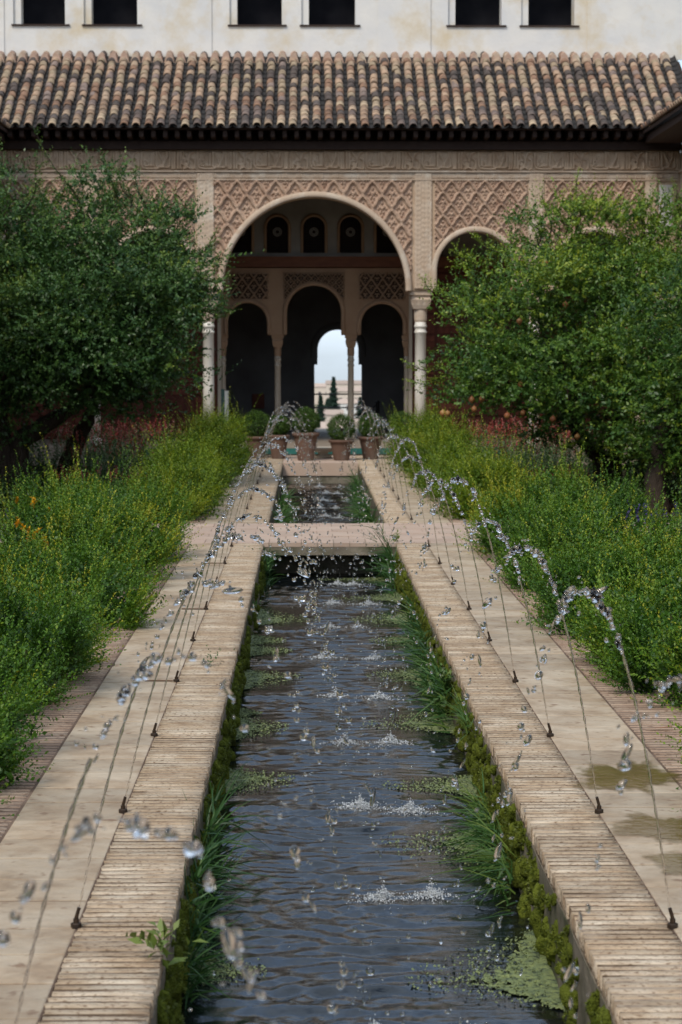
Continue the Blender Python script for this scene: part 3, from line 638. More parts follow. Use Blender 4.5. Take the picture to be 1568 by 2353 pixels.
# clerestory with arched lattice windows
zw0, zw1 = gz(588.5), 5.02
wins = [(gx(722 + k * 84), 25 / gm, gz(497) - 25 / gm) for k in range(-2, 3)]
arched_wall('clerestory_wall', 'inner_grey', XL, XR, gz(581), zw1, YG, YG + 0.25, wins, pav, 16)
bx('clerestory_base', 'inner_grey', (XL, XR, YG, YG + 0.25, gz(589.5), gz(581) - 0.001))
for (xc, hw, zs) in wins:
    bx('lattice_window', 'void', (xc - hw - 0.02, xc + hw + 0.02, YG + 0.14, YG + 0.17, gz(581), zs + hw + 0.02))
    arch_ring('window_frame', 'inner_stucco', xc, zs, hw - 0.005, hw + 0.05, YG - 0.03, YG + 0.01, gz(581), pav, 20)
    mb = MB()
    for rr in (0.045, 0.075):
        for k in range(20):
            a0, a1 = 2 * math.pi * k / 20, 2 * math.pi * (k + 1) / 20
            mb.add([(xc + r_ * math.cos(a), y_, zs - 0.08 + r_ * math.sin(a)) for r_, y_ in ((rr - 0.009, YG + 0.12), (rr + 0.009, YG + 0.12)) for a in (a0, a1)], [(0, 1, 3, 2)])
    part(mb.build('lattice_rosette', 'inner_grey', pav))
    mb = MB()
    for k in range(-4, 5):
        mb.box(xc + k * hw / 4.5 - 0.006, xc + k * hw / 4.5 + 0.006, YG + 0.125, YG + 0.138, gz(581), zs + math.sqrt(max(0, hw * hw - (k * hw / 4.5) ** 2)))
    for k in range(12):
        z_ = gz(581) + 0.03 + k * 0.05
        if z_ < zs: mb.box(xc - hw, xc + hw, YG + 0.1265, YG + 0.1365, z_, z_ + 0.012)
    part(mb.build('lattice_grille', 'dark_wood', pav))
for px in (638, 807): column(gx(px), YG + 0.15, 0.058, FL, zc2, 'marble_dim')
for px in (512, 936): column(gx(px), YG + 0.15, 0.05, FL, zc2, 'marble_dim')
# side walls of the gallery back: panelled red wood below, plaster above
for s, (a, b_) in ((-1, (XL, gx(500))), (1, (gx(948), XR))):
    bx('gallery_back_wall', 'inner_grey', (a, b_, YG + 0.05, YG + 0.3, gz(600), gz(590)))
    bx('door_backing', 'red_wood', (a, b_, YG + 0.05, YG + 0.28, FL, gz(600) - 0.001))
    n = int((b_ - a) / 0.42); wd = (b_ - a) / n
    for i in range(n):
        for j in range(9):
            z_ = FL + 0.05 + j * 0.385
            if (i + j) % 2: bx('wood_panel', 'red_wood', (a + i * wd + 0.03, a + (i + 1) * wd - 0.03, YG + 0.015, YG + 0.0495, z_ + 0.02, z_ + 0.36))
            else:
                for hh in range(3): bx('wood_panel', 'red_wood', (a + i * wd + 0.03, a + (i + 1) * wd - 0.03, YG + 0.02, YG + 0.0495, z_ + 0.02 + hh * 0.117, z_ + 0.125 + hh * 0.117))
for px0, px1 in ((500, 508), (940, 948)): bx('door_jamb', 'marble_dim', (gx(px0), gx(px1), YG, YG + 0.3, FL, gz(616)))
# hall behind ---------------------------------------------------------
YH = 45.6
hz = lambda py: P(722, py, YH).z
hx = lambda px: P(px, 850, YH).x
hm = FPX / YH
xh0, xh1 = hx(440), hx(1010)
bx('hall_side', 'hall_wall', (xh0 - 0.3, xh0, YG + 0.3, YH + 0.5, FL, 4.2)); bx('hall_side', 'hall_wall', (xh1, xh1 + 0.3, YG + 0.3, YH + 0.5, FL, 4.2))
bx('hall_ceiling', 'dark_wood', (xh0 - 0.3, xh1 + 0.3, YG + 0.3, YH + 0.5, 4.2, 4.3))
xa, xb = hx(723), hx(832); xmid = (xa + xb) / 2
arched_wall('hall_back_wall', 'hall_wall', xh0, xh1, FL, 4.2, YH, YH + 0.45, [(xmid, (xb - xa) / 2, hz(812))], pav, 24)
# horseshoe imposts narrowing the arch
arch_ring('arch_lining', 'hall_wall', xmid, hz(804), 47 / hm, 64 / hm, YH - 0.02, YH + 0.47, hz(822), pav, 30)
for s in (-1, 1):
    bx('impost', 'hall_wall', tuple(sorted((xmid + s * 47.5 / hm, xmid + s * 60 / hm))) + (YH - 0.015, YH + 0.46, hz(838), hz(822)))
bx('balcony_floor', 'floor', (xh0, xh1, YH + 0.452, 47.6, -0.3, FL - 0.01))
rl = empty('railing', (0, 47.4 - YF, FL)); rl.parent = pav
for z_ in (hz(909), hz(941)): MB().box(xh0, xh1, -0.015, 0.015, z_ - FL - 0.015, z_ - FL + 0.015).build('rail', 'rail', rl)
for k in range(14):
    x = xh0 + (xh1 - xh0) * k / 13 + 0.08
    if not (xa + 0.1 < x < xb - 0.1): MB().box(x - 0.012, x + 0.012, -0.012, 0.012, -0.01, hz(909) - FL - 0.016).build('baluster', 'rail', rl)
bx('wall_box', 'red_wood', (hx(580), hx(608), YH - 0.12, YH - 0.002, hz(938), hz(905)))
# eave ---------------------------------------------------------------
YEV = 37.42
zev = P(722, 291, YEV).z
bx('wall_plate', 'dark_wood', (XL, XR, YF - 0.16, YF + 0.42, ZT + 0.001, ZT + 0.14))
part(MB().add([(XL, YF + 0.12, ZT + 0.12), (XR, YF + 0.12, ZT + 0.12), (XR, YF + 0.12, ZT + 0.66), (XL, YF + 0.12, ZT + 0.66)], [(0, 1, 2, 3)]).build('eave_backing', 'dark_wood', pav))  # dark sheet added to shut out the light between the rafters
n = 62
for k in range(n):
    x = XL + 0.1 + k * 0.2037
    mb = MB(); y0, y1 = YEV + 0.1, YF + 0.1; za, zb = zev - 0.16, ZT + 0.145
    mb.add([(x, y0, za), (x + 0.075, y0, za), (x + 0.075, y1, zb), (x, y1, zb), (x, y0, za + 0.10), (x + 0.075, y0, za + 0.10), (x + 0.075, y1, zb + 0.12), (x, y1, zb + 0.12)],
           [(0, 3, 2, 1), (4, 5, 6, 7), (0, 1, 5, 4), (1, 2, 6, 5), (2, 3, 7, 6), (3, 0, 4, 7)])
    part(mb.build('rafter', 'dark_wood', pav))
# roof ---------------------------------------------------------------
ztop = P(722, 136, 40.0).z; YTOP = 40.0
slope = math.atan2(ztop - zev, YTOP - YEV); SL = math.hypot(ztop - zev, YTOP - YEV)
roof = empty('roof', (0, 0, 0)); roof.parent = pav
def rp(x, s, h=0.0): return Vector((x, YEV + s * math.cos(slope) - h * math.sin(slope) - YF, zev + s * math.sin(slope) + h * math.cos(slope)))
def slab_roof(x0, x1, name):
    mb = MB(); a = [rp(x0, 0.02, -0.03), rp(x1, 0.02, -0.03), rp(x1, SL, -0.03), rp(x0, SL, -0.03)]; b_ = [rp(x0, 0.02, -0.07), rp(x1, 0.02, -0.07), rp(x1, SL, -0.07), rp(x0, SL, -0.07)]
    mb.add(a + b_, [(0, 1, 2, 3), (7, 6, 5, 4), (0, 4, 5, 1), (1, 5, 6, 2), (2, 6, 7, 3), (3, 7, 4, 0)]); return mb.build(name, 'dark_wood', roof)
slab_roof(XL - 0.3, XR + 0.3, 'roof_deck')
def tile_mesh(name, r0, r1, ln, th, up, n=7):
    v = []; f = []
    for (y, r) in ((0, r0), (ln, r1)):
        for k in range(n + 1):
            a = math.pi * k / n
            for rr in (r, r - th): v.append((rr * math.cos(a), y, (rr * math.sin(a) if up else -rr * math.sin(a))))
    m_ = 2 * (n + 1)
    for k in range(n):
        a, b_ = 2 * k, 2 * (k + 1)
        f += [(a, b_, m_ + b_, m_ + a), (a + 1, m_ + a + 1, m_ + b_ + 1, b_ + 1), (a, a + 1, b_ + 1, b_), (m_ + a, m_ + b_, m_ + b_ + 1, m_ + a + 1)]
    f += [(0, m_, m_ + 1, 1), (2 * n, 2 * n + 1, m_ + 2 * n + 1, m_ + 2 * n)]
    me = bpy.data.meshes.new(name); me.from_pydata(v, [], f); me.update(); smooth(me); return me
TP = 0.2045; EXPO = 0.196; NR = int(SL / EXPO) + 1
tmesh = []
for i in range(6):
    for k in range(2):
        me = tile_mesh('roof_tile', 0.074 - 0.003 * k, 0.061, 0.33, 0.013, True); me.materials.append(M['tile%d' % i]); tmesh.append(me)
wts = [0.24, 0.20, 0.16, 0.13, 0.16, 0.11]
tilt = Matrix.Rotation(slope - 0.045, 4, 'X')
def tile_xf(x, s, h, jit=True):
    m_ = Matrix.Translation(rp(x + (random.gauss(0, 0.006) if jit else 0), s, h)) @ tilt @ Matrix.Rotation(random.gauss(0, 0.025) if jit else 0, 4, 'Z')
    return m_
ncol = int((XR - XL + 0.2) / TP)
rest = {}
cnt = 0
pan = MB()
pv = [(0.095 * math.cos(math.pi * k / 6), -0.055 * math.sin(math.pi * k / 6)) for k in range(7)]
for ci in range(ncol):
    x = XL - 0.05 + TP * (ci + 0.5)
    bend = 0.0
    for r_ in range(NR):
        i = random.choices(range(6), wts)[0]; me = tmesh[i * 2 + random.randint(0, 1)]
        s_ = r_ * EXPO - 0.05 + random.gauss(0, 0.012)
        mtx = tile_xf(x, s_, 0.022 + random.gauss(0, 0.004))
        vis = -5.3 < x < 5.6
        if r_ < 5 and vis and cnt < 300:
            o = bpy.data.objects.new('roof_tile', me); COL.objects.link(o); o.parent = roof; o.matrix_local = mtx; cnt += 1
        else: rest.setdefault(i, []).append((me, mtx))
    # pan tiles between the covers
    xp = x + TP / 2
    for r_ in range(NR):
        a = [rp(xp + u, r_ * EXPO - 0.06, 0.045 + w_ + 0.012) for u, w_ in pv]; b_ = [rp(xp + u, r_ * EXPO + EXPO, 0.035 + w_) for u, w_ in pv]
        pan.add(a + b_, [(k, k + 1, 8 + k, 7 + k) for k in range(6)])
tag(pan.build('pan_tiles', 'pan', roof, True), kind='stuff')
for i, lst in rest.items():
    vs = []; fs = []; n_ = 0
    for me, mtx in lst:
        v = np.array([p_.co[:] for p_ in me.vertices]); m_ = np.array(mtx); vs.append(v @ m_[:3, :3].T + m_[:3, 3]); fs.extend(tuple(j + n_ for j in p_.vertices) for p_ in me.polygons); n_ += len(v)
    me = bpy.data.meshes.new('tiles_beyond'); me.from_pydata(np.concatenate(vs).tolist(), [], fs); me.update(); smooth(me)
    tag(link('tiles_beyond', me, 'tile%d' % i, roof), kind='stuff')
# mortar caps against the upper wall
for ci in range(ncol):
    x = XL - 0.05 + TP * (ci + 0.5); mb = MB(); c0 = rp(x, SL - 0.16, 0.0)
    hh = random.uniform(0.17, 0.20)
    mb.add([(c0.x - TP * 0.5, c0.y, c0.z - 0.03), (c0.x - TP * 0.25, c0.y - 0.01, c0.z + hh * 0.72), (c0.x, c0.y - 0.015, c0.z + hh), (c0.x + TP * 0.25, c0.y - 0.01, c0.z + hh * 0.72), (c0.x + TP * 0.5, c0.y, c0.z - 0.03),
            (c0.x - TP * 0.5, c0.y + 0.35, c0.z + 0.06), (c0.x - TP * 0.25, c0.y + 0.35, c0.z + hh + 0.04), (c0.x, c0.y + 0.35, c0.z + hh + 0.07), (c0.x + TP * 0.25, c0.y + 0.35, c0.z + hh + 0.04), (c0.x + TP * 0.5, c0.y + 0.35, c0.z + 0.06)],
           [(0, 1, 6, 5), (1, 2, 7, 6), (2, 3, 8, 7), (3, 4, 9, 8), (0, 4, 3, 2, 1)])
    mb.build('mortar_cap', 'mortar_cap', roof)
# upper storey ---------------------------------------------------------
YU = 40.15
uz = lambda py: P(722, py, YU).z
ux = lambda px: P(px, 60, YU).x
zb_, zt_ = ztop - 0.6, 10.6
wv = [(48, 150), (210, 316), (545, 648), (710, 817), (1047, 1153), (1215, 1320)]
zs0 = uz(58); zs1 = zs0 + 1.35
mb = MB(); cur = XL - 0.3
for a, b_ in wv:
    a, b_ = ux(a - 17), ux(b_)
    mb.box(cur, a, YU, YU + 0.45, zb_, zt_); mb.box(a, b_, YU, YU + 0.45, zb_, zs0); mb.box(a, b_, YU, YU + 0.45, zs1, zt_); cur = b_
mb.box(cur, XR + 0.3, YU, YU + 0.45, zb_, zt_)
part(mb.build('upper_wall', 'plaster', pav))
bx('room_shade_back', 'void', (XL, XR, YU + 0.92, YU + 1.0, zb_, zt_))  # near-black sheets: the unlit room's darkness is put into their colour
bx('room_shade_floor', 'void', (XL, XR, YU + 0.451, YU + 0.919, zs0 - 0.5, zs0 - 0.3))
for a, b_ in wv:
    e = empty('window', (0, 0, 0)); e.parent = pav
    def sub(nm, mt, b4):
        o = box(nm, mt, b4, e); o.location = (0, -YF, 0); return o
    sub('window_sill', 'dark_wood', (ux(a - 21), ux(b_ + 11), YU - 0.04, YU + 0.2, zs0 - 0.022, zs0 + 0.004))
    sub('reveal', 'plaster', (ux(a - 17) + 0.002, ux(a), YU + 0.06, YU + 0.39, zs0 + 0.006, zs1 - 0.004))
for a, b_ in ((372, 487), (868, 990), (1350, 1700), (-140, 10)):
    bx('pilaster', 'plaster', (ux(a), ux(b_), YU - 0.025, YU + 0.01, ztop + 0.02, zt_ - 0.002))
bx('upper_eave', 'dark_wood', (XL - 0.6, XR + 0.6, YU - 0.6, YU + 3.0, zt_ + 0.001, zt_ + 0.1))
bx('rear_block', 'plaster', (XL - 0.3, XR + 0.3, YU + 1.01, 46.2, 5.21, zt_))
# side wings -----------------------------------------------------------
for sgn, side in ((-1, 'left'), (1, 'right')):
    xw = XC + sgn * 6.352; xe = P(16 if sgn < 0 else 1479, 280, YEV).x
    wg = empty('side_wing', (xw, 20, 0), 'low ochre wing with tiled eave running along the %s side of the patio' % side, 'building')
    def wp(name, material, b4):
        o = box(name, material, b4, wg); o.location = -wg.location; return o
    x0, x1 = sorted((xw, xw + sgn * 0.4))
    wp('wall', 'stucco', (x0, x1, -4.0, YF - 0.002, -0.3, ZT + 0.1))
    wp('corner_strip', 'stucco_pale', tuple(sorted((xw, xw - sgn * 0.04))) + (YF - 0.75, YF - 0.2, 0, fz(412)))
    wp('moulding', 'stucco_pale', tuple(sorted((xw, xw - sgn * 0.05))) + (-4, YF - 0.06, fz(396), fz(392)))
    ov = abs(xe - xw)
    mb = MB(); z0_, z1_ = zev - 0.06, zev - 0.06 + (3.0 + ov) * 0.5
    xr = xw + sgn * 3.0
    mb.add([(xe, -4, z0_), (xe, YEV + 0.3, z0_), (xr, YEV + 0.3, z1_), (xr, -4, z1_), (xe, -4, z0_ - 0.05), (xe, YEV + 0.3, z0_ - 0.05), (xr, YEV + 0.3, z1_ - 0.05), (xr, -4, z1_ - 0.05)],
           [(0, 1, 2, 3), (7, 6, 5, 4), (0, 4, 5, 1), (1, 5, 6, 2), (2, 6, 7, 3), (3, 7, 4, 0)])
    o = mb.build('roof', 'dark_wood', wg); o.location = -wg.location
    wp('soffit', 'dark_wood', tuple(sorted((xe - sgn * -0.08, xw))) + (-4, YEV + 0.29, ZT + 0.101, zev - 0.12))
    sl2 = math.atan(0.5)
    rows_ = []
    for k in range(int((YEV + 3.9) / TP)):
        y = YEV + 0.02 - TP * k
        for r_ in range(4 if k > 30 else 12):
            base = Vector((xe + sgn * (r_ * EXPO * math.cos(sl2) - 0.05), y, z0_ + 0.015 + r_ * EXPO * math.sin(sl2)))
            m_ = Matrix.Translation(base - wg.location) @ Matrix.Rotation(-sgn * math.pi / 2, 4, 'Z') @ Matrix.Rotation(sl2 - 0.045, 4, 'X')
            me = tmesh[random.choices(range(6), wts)[0] * 2]
            if k < 24 and r_ < 2:
                o = bpy.data.objects.new('roof_tile', me); COL.objects.link(o); o.parent = wg; o.matrix_local = m_
            else: rows_.append((me, m_))
    vs = []; fs = []; n_ = 0
    for me, mtx in rows_:
        v = np.array([p_.co[:] for p_ in me.vertices]); m_ = np.array(mtx); vs.append(v @ m_[:3, :3].T + m_[:3, 3]); fs.extend(tuple(j + n_ for j in p_.vertices) for p_ in me.polygons); n_ += len(v)
    me = bpy.data.meshes.new('tiles_beyond'); me.from_pydata(np.concatenate(vs).tolist(), [], fs); me.update(); smooth(me)
    tag(link('tiles_beyond', me, 'tile0', wg), kind='stuff')

# ================================================================== PLANTS
ORD = ['nearest', 'second', 'third', 'fourth', 'fifth', 'sixth', 'seventh', 'eighth', 'ninth', 'tenth', 'eleventh', 'twelfth', 'thirteenth', 'fourteenth', 'fifteenth', 'sixteenth', 'seventeenth', 'eighteenth', 'nineteenth', 'twentieth']
def hull_points(n, c, ax, ay, h, z0, pw=2.6):
    """points and normals on a boxy dome"""
    th = rng.uniform(0, 2 * math.pi, n); ph = np.arcsin(rng.uniform(-0.15, 1, n))
    d = np.stack([np.cos(th) * np.cos(ph), np.sin(th) * np.cos(ph), np.sin(ph)], 1)
    k = (np.abs(d) ** pw).sum(1) ** (-1 / pw); p = d * k[:, None]
    nn = unit(np.sign(p) * np.abs(p) ** (pw - 1) / np.array([ax, ay, h]))
    lump = 1 + 0.17 * noise2(p[:, 0] * 2.2 + c[0], p[:, 1] * ay * 1.6 + c[1], 21, 3, 1.9)
    vase = 0.66 + 0.40 * np.clip(p[:, 2] + 0.1, 0, 0.85) / 0.85
    p = p * lump[:, None] * np.stack([ax * vase, ay * (0.35 + 0.65 * vase), np.full(n, h * 0.85)], 1) + np.array([c[0], c[1], z0 + 0.15 * h])
    return p, nn
def bush(c, ax, ay, h, label, nsh, nl, ll, lw, material, shL=0.2, tint0=0.32):
    e = empty('low_bush', (c[0], c[1], -0.17), label, 'bush', 'low bushes edging the walkways')
    nt_ = nsh // 22; pt, nt2 = hull_points(nt_, c, ax, ay, h, -0.17); dt = unit(nt2 * np.array([0.95, 0.7, 0.45]) + np.array([0, 0, 0.72]) + rng.normal(0, 0.18, (nt_, 3)))
    ti_ = rng.integers(0, nt_, nsh); tl = rng.uniform(0.75, 1.3, nt_); ttint = rng.normal(0, 0.11, nt_)
    off = rng.normal(0, 1, (nsh, 3)); d = unit(dt[ti_] + off * 0.27); nn = nt2[ti_]
    L = shL * tl[ti_] * rng.uniform(0.75, 1.35, nsh)
    p = pt[ti_] + off * 0.035 + d * (L * 0.25)[:, None]
    patch = noise2(p[:, 0], p[:, 1], 9, 3, 2.4)
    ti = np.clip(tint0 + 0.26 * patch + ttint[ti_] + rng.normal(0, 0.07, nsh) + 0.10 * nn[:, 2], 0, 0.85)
    parts = [shoots(p - d * L[:, None] * 0.75, d, L, nl, ll, lw, ti, 0.72, 0.42, 0.14)]
    # upright long shoots
    k = nsh // 14; i = rng.integers(0, nsh, k); top = nn[i, 2] > 0.2; i = i[top]
    L2 = rng.uniform(1.0, 1.7, len(i)) * shL; d2 = unit(nn[i] * 0.3 + np.array([0, 0, 1.0]) + rng.normal(0, 0.16, (len(i), 3)))
    parts.append(shoots(p[i] - d2 * 0.05, d2, L2, int(nl * 1.3), ll, lw, np.clip(ti[i] + 0.1, 0, 1), 0.8, 0.4, 0.2))
    # inner foliage
    q_ = p[: nsh // 2] * 1.0; cen = np.array([c[0], c[1], -0.17 + h * 0.3]); q_ = cen + (q_ - cen) * rng.uniform(0.45, 0.85, (len(q_), 1))
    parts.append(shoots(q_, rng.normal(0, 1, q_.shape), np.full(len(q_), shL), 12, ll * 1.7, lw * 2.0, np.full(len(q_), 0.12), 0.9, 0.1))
    leafobj('foliage', parts, material, e)
    mb = MB()
    for _ in range(10):
        x, y = random.uniform(-0.5, 0.5) * ax, random.uniform(-0.7, 0.7) * ay
        mb.tube([(x * 0.5, y * 0.8, 0), (x, y, h * 0.4), (x * 1.3, y * 1.1, h * 0.75)], [0.018, 0.013, 0.006], 5)
    tag(mb.build('stems', 'stem', e), kind='stuff')
    return e
near = [ # y centre, half length, half depth, height, inner edge
    (8.5, 1.25, 0.78, 0.56, 1.33), (10.9, 1.15, 0.80, 0.62, 1.30), (13.4, 1.1, 0.72, 0.56, 1.30), (15.8, 1.15, 0.72, 0.66, 1.28), (18.05, 1.0, 0.70, 0.66, 1.28)]
far = [(23.0, 1.1, 0.36, 0.62, 1.34), (25.4, 1.4, 0.38, 0.70, 1.32), (28.3, 1.5, 0.40, 0.74, 1.28), (31.3, 1.5, 0.42, 0.76, 1.24), (34.2, 1.4, 0.44, 0.76, 1.22)]
for sgn, side in ((-1, 'left'), (1, 'right')):
    for i, (y, ay, ax, h, xi) in enumerate(near):
        k = [2700, 2700, 2300, 2000, 1800][i]; z_ = [0.024, 0.024, 0.025, 0.026, 0.026][i]
        dy = random.uniform(-0.3, 0.3); hh = h * random.uniform(0.94, 1.06)
        bush((sgn * (xi + ax - 0.08), y + dy), ax, ay, hh, '%s low green bush from the camera along the %s walkway before the cross path' % (ORD[i], side), k, 26, z_, z_ * 0.55, 'hedge_leaf', 0.25, 0.22)
    for i, (y, ay, ax, h, xi) in enumerate(far):
        k = [1700, 1500, 1300, 1200, 1100][i]; z_ = [0.027, 0.029, 0.031, 0.033, 0.034][i]
        bush((sgn * (xi + ax - 0.08), y), ax, ay, h * random.uniform(0.94, 1.06), '%s bright green bush beyond the cross path along the %s walkway' % ('first' if i == 0 else ORD[i], side), k, 22, z_, z_ * 0.5, 'hedge_leaf_far', 0.30, 0.30)

# ---- pomegranate trees
def tree(name, label, base, blobs_px, Yc, material, trunks, ntw, tint0, long_px, hi=0.0):
    e = empty(name, base, label, 'tree')
    mb = MB()
    for pts, rad in trunks:
        pp = [Vector(p_) for p_ in pts]; fine_ = []; fr = []
        for i in range(len(pp) - 1):
            for t in np.linspace(0, 1, 6, endpoint=False):
                fine_.append(pp[i].lerp(pp[i + 1], t) + Vector((random.gauss(0, 0.012), random.gauss(0, 0.012), 0))); fr.append(rad[i] * (1 - t) + rad[i + 1] * t)
        fine_.append(pp[-1]); fr.append(rad[-1])
        mb.tube([p_ - Vector(base) for p_ in fine_], fr, 9, 0.12)
    mb.build('trunk', 'bark', e, True)
    blobs_px = [(x, y - (28 if y > 740 and base[0] < 0 else 0), r * 0.94 if y > 840 and base[0] < 0 else r, dy) for x, y, r, dy in blobs_px]
    cen = np.array([[*P(x, y, Yc + dy)] for x, y, r, dy in blobs_px]); rad = np.array([r * Yc / FPX for x, y, r, dy in blobs_px])
    wts_ = rad ** 2 / (rad ** 2).sum(); which = rng.choice(len(rad), ntw, p=wts_)
    d = unit(rng.normal(0, 1, (ntw, 3))); d[:, 1] = np.where(rng.random(ntw) < 0.5, -np.abs(d[:, 1]), d[:, 1])
    ncl = 240; cw = rng.choice(len(rad), ncl, p=wts_); cdir = unit(rng.normal(0, 1, (ncl, 3))); cdir[:, 1] = np.where(rng.random(ncl) < 0.5, -np.abs(cdir[:, 1]), cdir[:, 1])
    cpos = cen[cw] + cdir * (rad[cw] * rng.uniform(0.70, 1.22, ncl))[:, None]; crad = rng.uniform(0.16, 0.46, ncl); ctint = rng.normal(0, 0.15, ncl)
    ci_ = rng.integers(0, ncl, ntw); inner_ = rng.random(ntw) < 0.24
    dcl = d.copy(); dcl[:, 2] = np.where(rng.random(ntw) < 0.75, np.abs(dcl[:, 2]), dcl[:, 2])
    pc = cpos[ci_] + dcl * (crad[ci_] * rng.uniform(0.5, 1.0, ntw))[:, None] * np.array([1.2, 1.2, 0.65])
    pin = cen[which] + d * (rad[which] * rng.uniform(0.2, 0.85, ntw))[:, None]
    p = np.where(inner_[:, None], pin, pc); d = np.where(inner_[:, None], d, unit(cdir[ci_] * 0.7 + d))
    dr = unit(d * 0.8 + np.array([0, 0, 0.25]) + rng.normal(0, 0.5, (ntw, 3)))
    L = rng.uniform(0.16, 0.36, ntw)
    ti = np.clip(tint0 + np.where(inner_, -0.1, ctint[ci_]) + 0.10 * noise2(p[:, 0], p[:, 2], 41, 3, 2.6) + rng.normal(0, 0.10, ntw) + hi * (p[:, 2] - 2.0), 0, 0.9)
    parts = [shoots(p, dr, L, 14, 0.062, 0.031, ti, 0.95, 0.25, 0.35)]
    tw = MB()
    for (x, y, x2, y2) in long_px:                       # long shoots standing out of the crown
        a = np.array([*P(x, y, Yc - 0.3)]); b_ = np.array([*P(x2, y2, Yc - 0.3)]); n = 10
        ts = np.linspace(0, 1, n)[:, None]; pp = a + (b_ - a) * ts + np.stack([0.05 * np.sin(ts[:, 0] * 5), 0 * ts[:, 0], 0.03 * np.sin(ts[:, 0] * 7)], 1)
        parts.append(shoots(np.repeat(pp, 3, 0), unit(np.tile(b_ - a, (n * 3, 1))) + rng.normal(0, 0.5, (n * 3, 3)), np.full(n * 3, 0.14), 8, 0.042, 0.02, np.full(n * 3, min(tint0 + 0.3, 0.8)), 0.95, 0.2))
        tw.tube([Vector(q_) - Vector(base) for q_ in pp], list(np.linspace(0.012, 0.004, n)), 4)
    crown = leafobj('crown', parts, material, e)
    # branches reaching into the blobs
    hub = [Vector(t_[0][-1]) for t_ in trunks]
    for k in range(len(rad)):
        t0 = min(hub, key=lambda h_: (h_ - Vector(cen[k])).length); mid = t0.lerp(Vector(cen[k]), 0.5) + Vector((random.gauss(0, 0.1), random.gauss(0, 0.1), 0.1))
        tw.tube([t0 - Vector(base), mid - Vector(base), Vector(cen[k]) - Vector(base)], [0.045, 0.03, 0.015], 6)
        for _ in range(5):
            dd = Vector(unit(rng.normal(0, 1, (1, 3)))[0]) * rad[k] * 0.9
            tw.tube([Vector(cen[k]) - Vector(base), Vector(cen[k]) + dd * 0.5 + Vector((0, 0, 0.05)) - Vector(base), Vector(cen[k]) + dd - Vector(base)], [0.014, 0.009, 0.004], 4)
    tag(tw.build('branches', 'bark', e), kind='stuff')
    return e
YT = 28.0
def T(px, py, dy=0.0): return P(px, py, YT + dy)
lb = T(40, 1150); lb.z = -0.17
left_tree = tree('pomegranate_tree', 'large dark green tree at left with a thick leaning trunk', lb,
    [(40, 590, 120, 0), (150, 540, 95, 0.2), (250, 540, 110, -0.1), (330, 610, 120, 0), (385, 665, 70, -0.2), (210, 700, 170, -0.4), (60, 800, 190, 0), (310, 770, 125, -0.4), (395, 770, 60, -0.3), (235, 880, 110, -0.2),
     (50, 890, 95, 0.1), (-80, 650, 190, 0.2), (370, 880, 70, -0.2), (310, 920, 65, 0), (160, 800, 150, -0.7), (395, 560, 60, 0.2), (-120, 840, 150, 0.3), (405, 690, 50, 0.1), (15, 480, 60, 0.1)],
    YT, 'tree_leaf', [([lb, T(35, 1080), T(50, 1010), T(150, 950), T(230, 870)], [0.19, 0.16, 0.13, 0.09, 0.06]),
                      ([lb + Vector((-0.05, 0.02, 0)), T(10, 1060), T(-5, 960), T(30, 850)], [0.17, 0.14, 0.11, 0.07])],
    9200, 0.22, [(200, 520, 95, 315), (60, 480, 95, 375), (10, 520, 5, 350), (255, 480, 265, 395), (330, 520, 320, 400), (440, 600, 500, 545), (430, 650, 525, 640), (440, 720, 525, 720), (300, 480, 285, 420)], 0.05)
lb2 = T(150, 1115, 2.6); lb2.z = -0.17
left_back = tree('pomegranate_tree', 'slimmer dark tree at left standing behind the thick leaning trunk', lb2,
    [(150, 800, 110, 2.4), (260, 840, 100, 2.4), (60, 820, 100, 2.6), (330, 840, 80, 2.4), (230, 900, 55, 2.5)], YT, 'tree_leaf',
    [([lb2, T(155, 1060, 2.6), T(195, 980, 2.6), T(230, 900, 2.5)], [0.15, 0.13, 0.10, 0.06])], 3000, 0.12, [])
rb = T(1395, 1110, 0.5); rb.z = -0.17
right_tree = tree('pomegranate_tree', 'broad green pomegranate tree at right hung with reddish fruit', rb,
    [(1150, 770, 105, -0.2), (1130, 670, 55, 0), (1200, 640, 115, -0.1), (1310, 580, 105, 0), (1290, 800, 200, -0.6), (1440, 630, 130, 0), (1480, 850, 190, -0.4), (1175, 885, 90, -0.2), (1340, 930, 120, -0.2), (1570, 690, 170, 0),
     (1580, 1000, 120, 0), (1230, 950, 75, -0.1), (1400, 730, 150, -0.8), (1105, 810, 60, 0), (1700, 850, 220, 0.2), (1490, 560, 70, 0.2), (1240, 570, 60, 0.1), (1090, 720, 40, 0.1), (1090, 890, 50, 0)],
    YT, 'tree_leaf_right', [([rb, T(1380, 1050, 0.5), T(1340, 1010, 0.4), T(1290, 930, 0.3)], [0.14, 0.12, 0.10, 0.06]),
                            ([rb + Vector((0.05, 0, 0)), T(1410, 1050, 0.5), T(1425, 960, 0.4), T(1440, 850, 0.3)], [0.13, 0.12, 0.09, 0.06])],
    9200, 0.34, [(1320, 540, 1335, 415), (1260, 560, 1255, 440), (1240, 560, 1225, 490), (1470, 560, 1480, 470), (1555, 560, 1565, 440), (1150, 600, 1110, 550), (1090, 620, 1060, 580), (1010, 690, 985, 650), (1030, 860, 955, 840), (1020, 870, 960, 880), (1500, 540, 1505, 490), (1380, 520, 1400, 465), (1300, 540, 1290, 490)], 0.10)
rb2 = T(1515, 1190, -2.6); rb2.z = -0.17
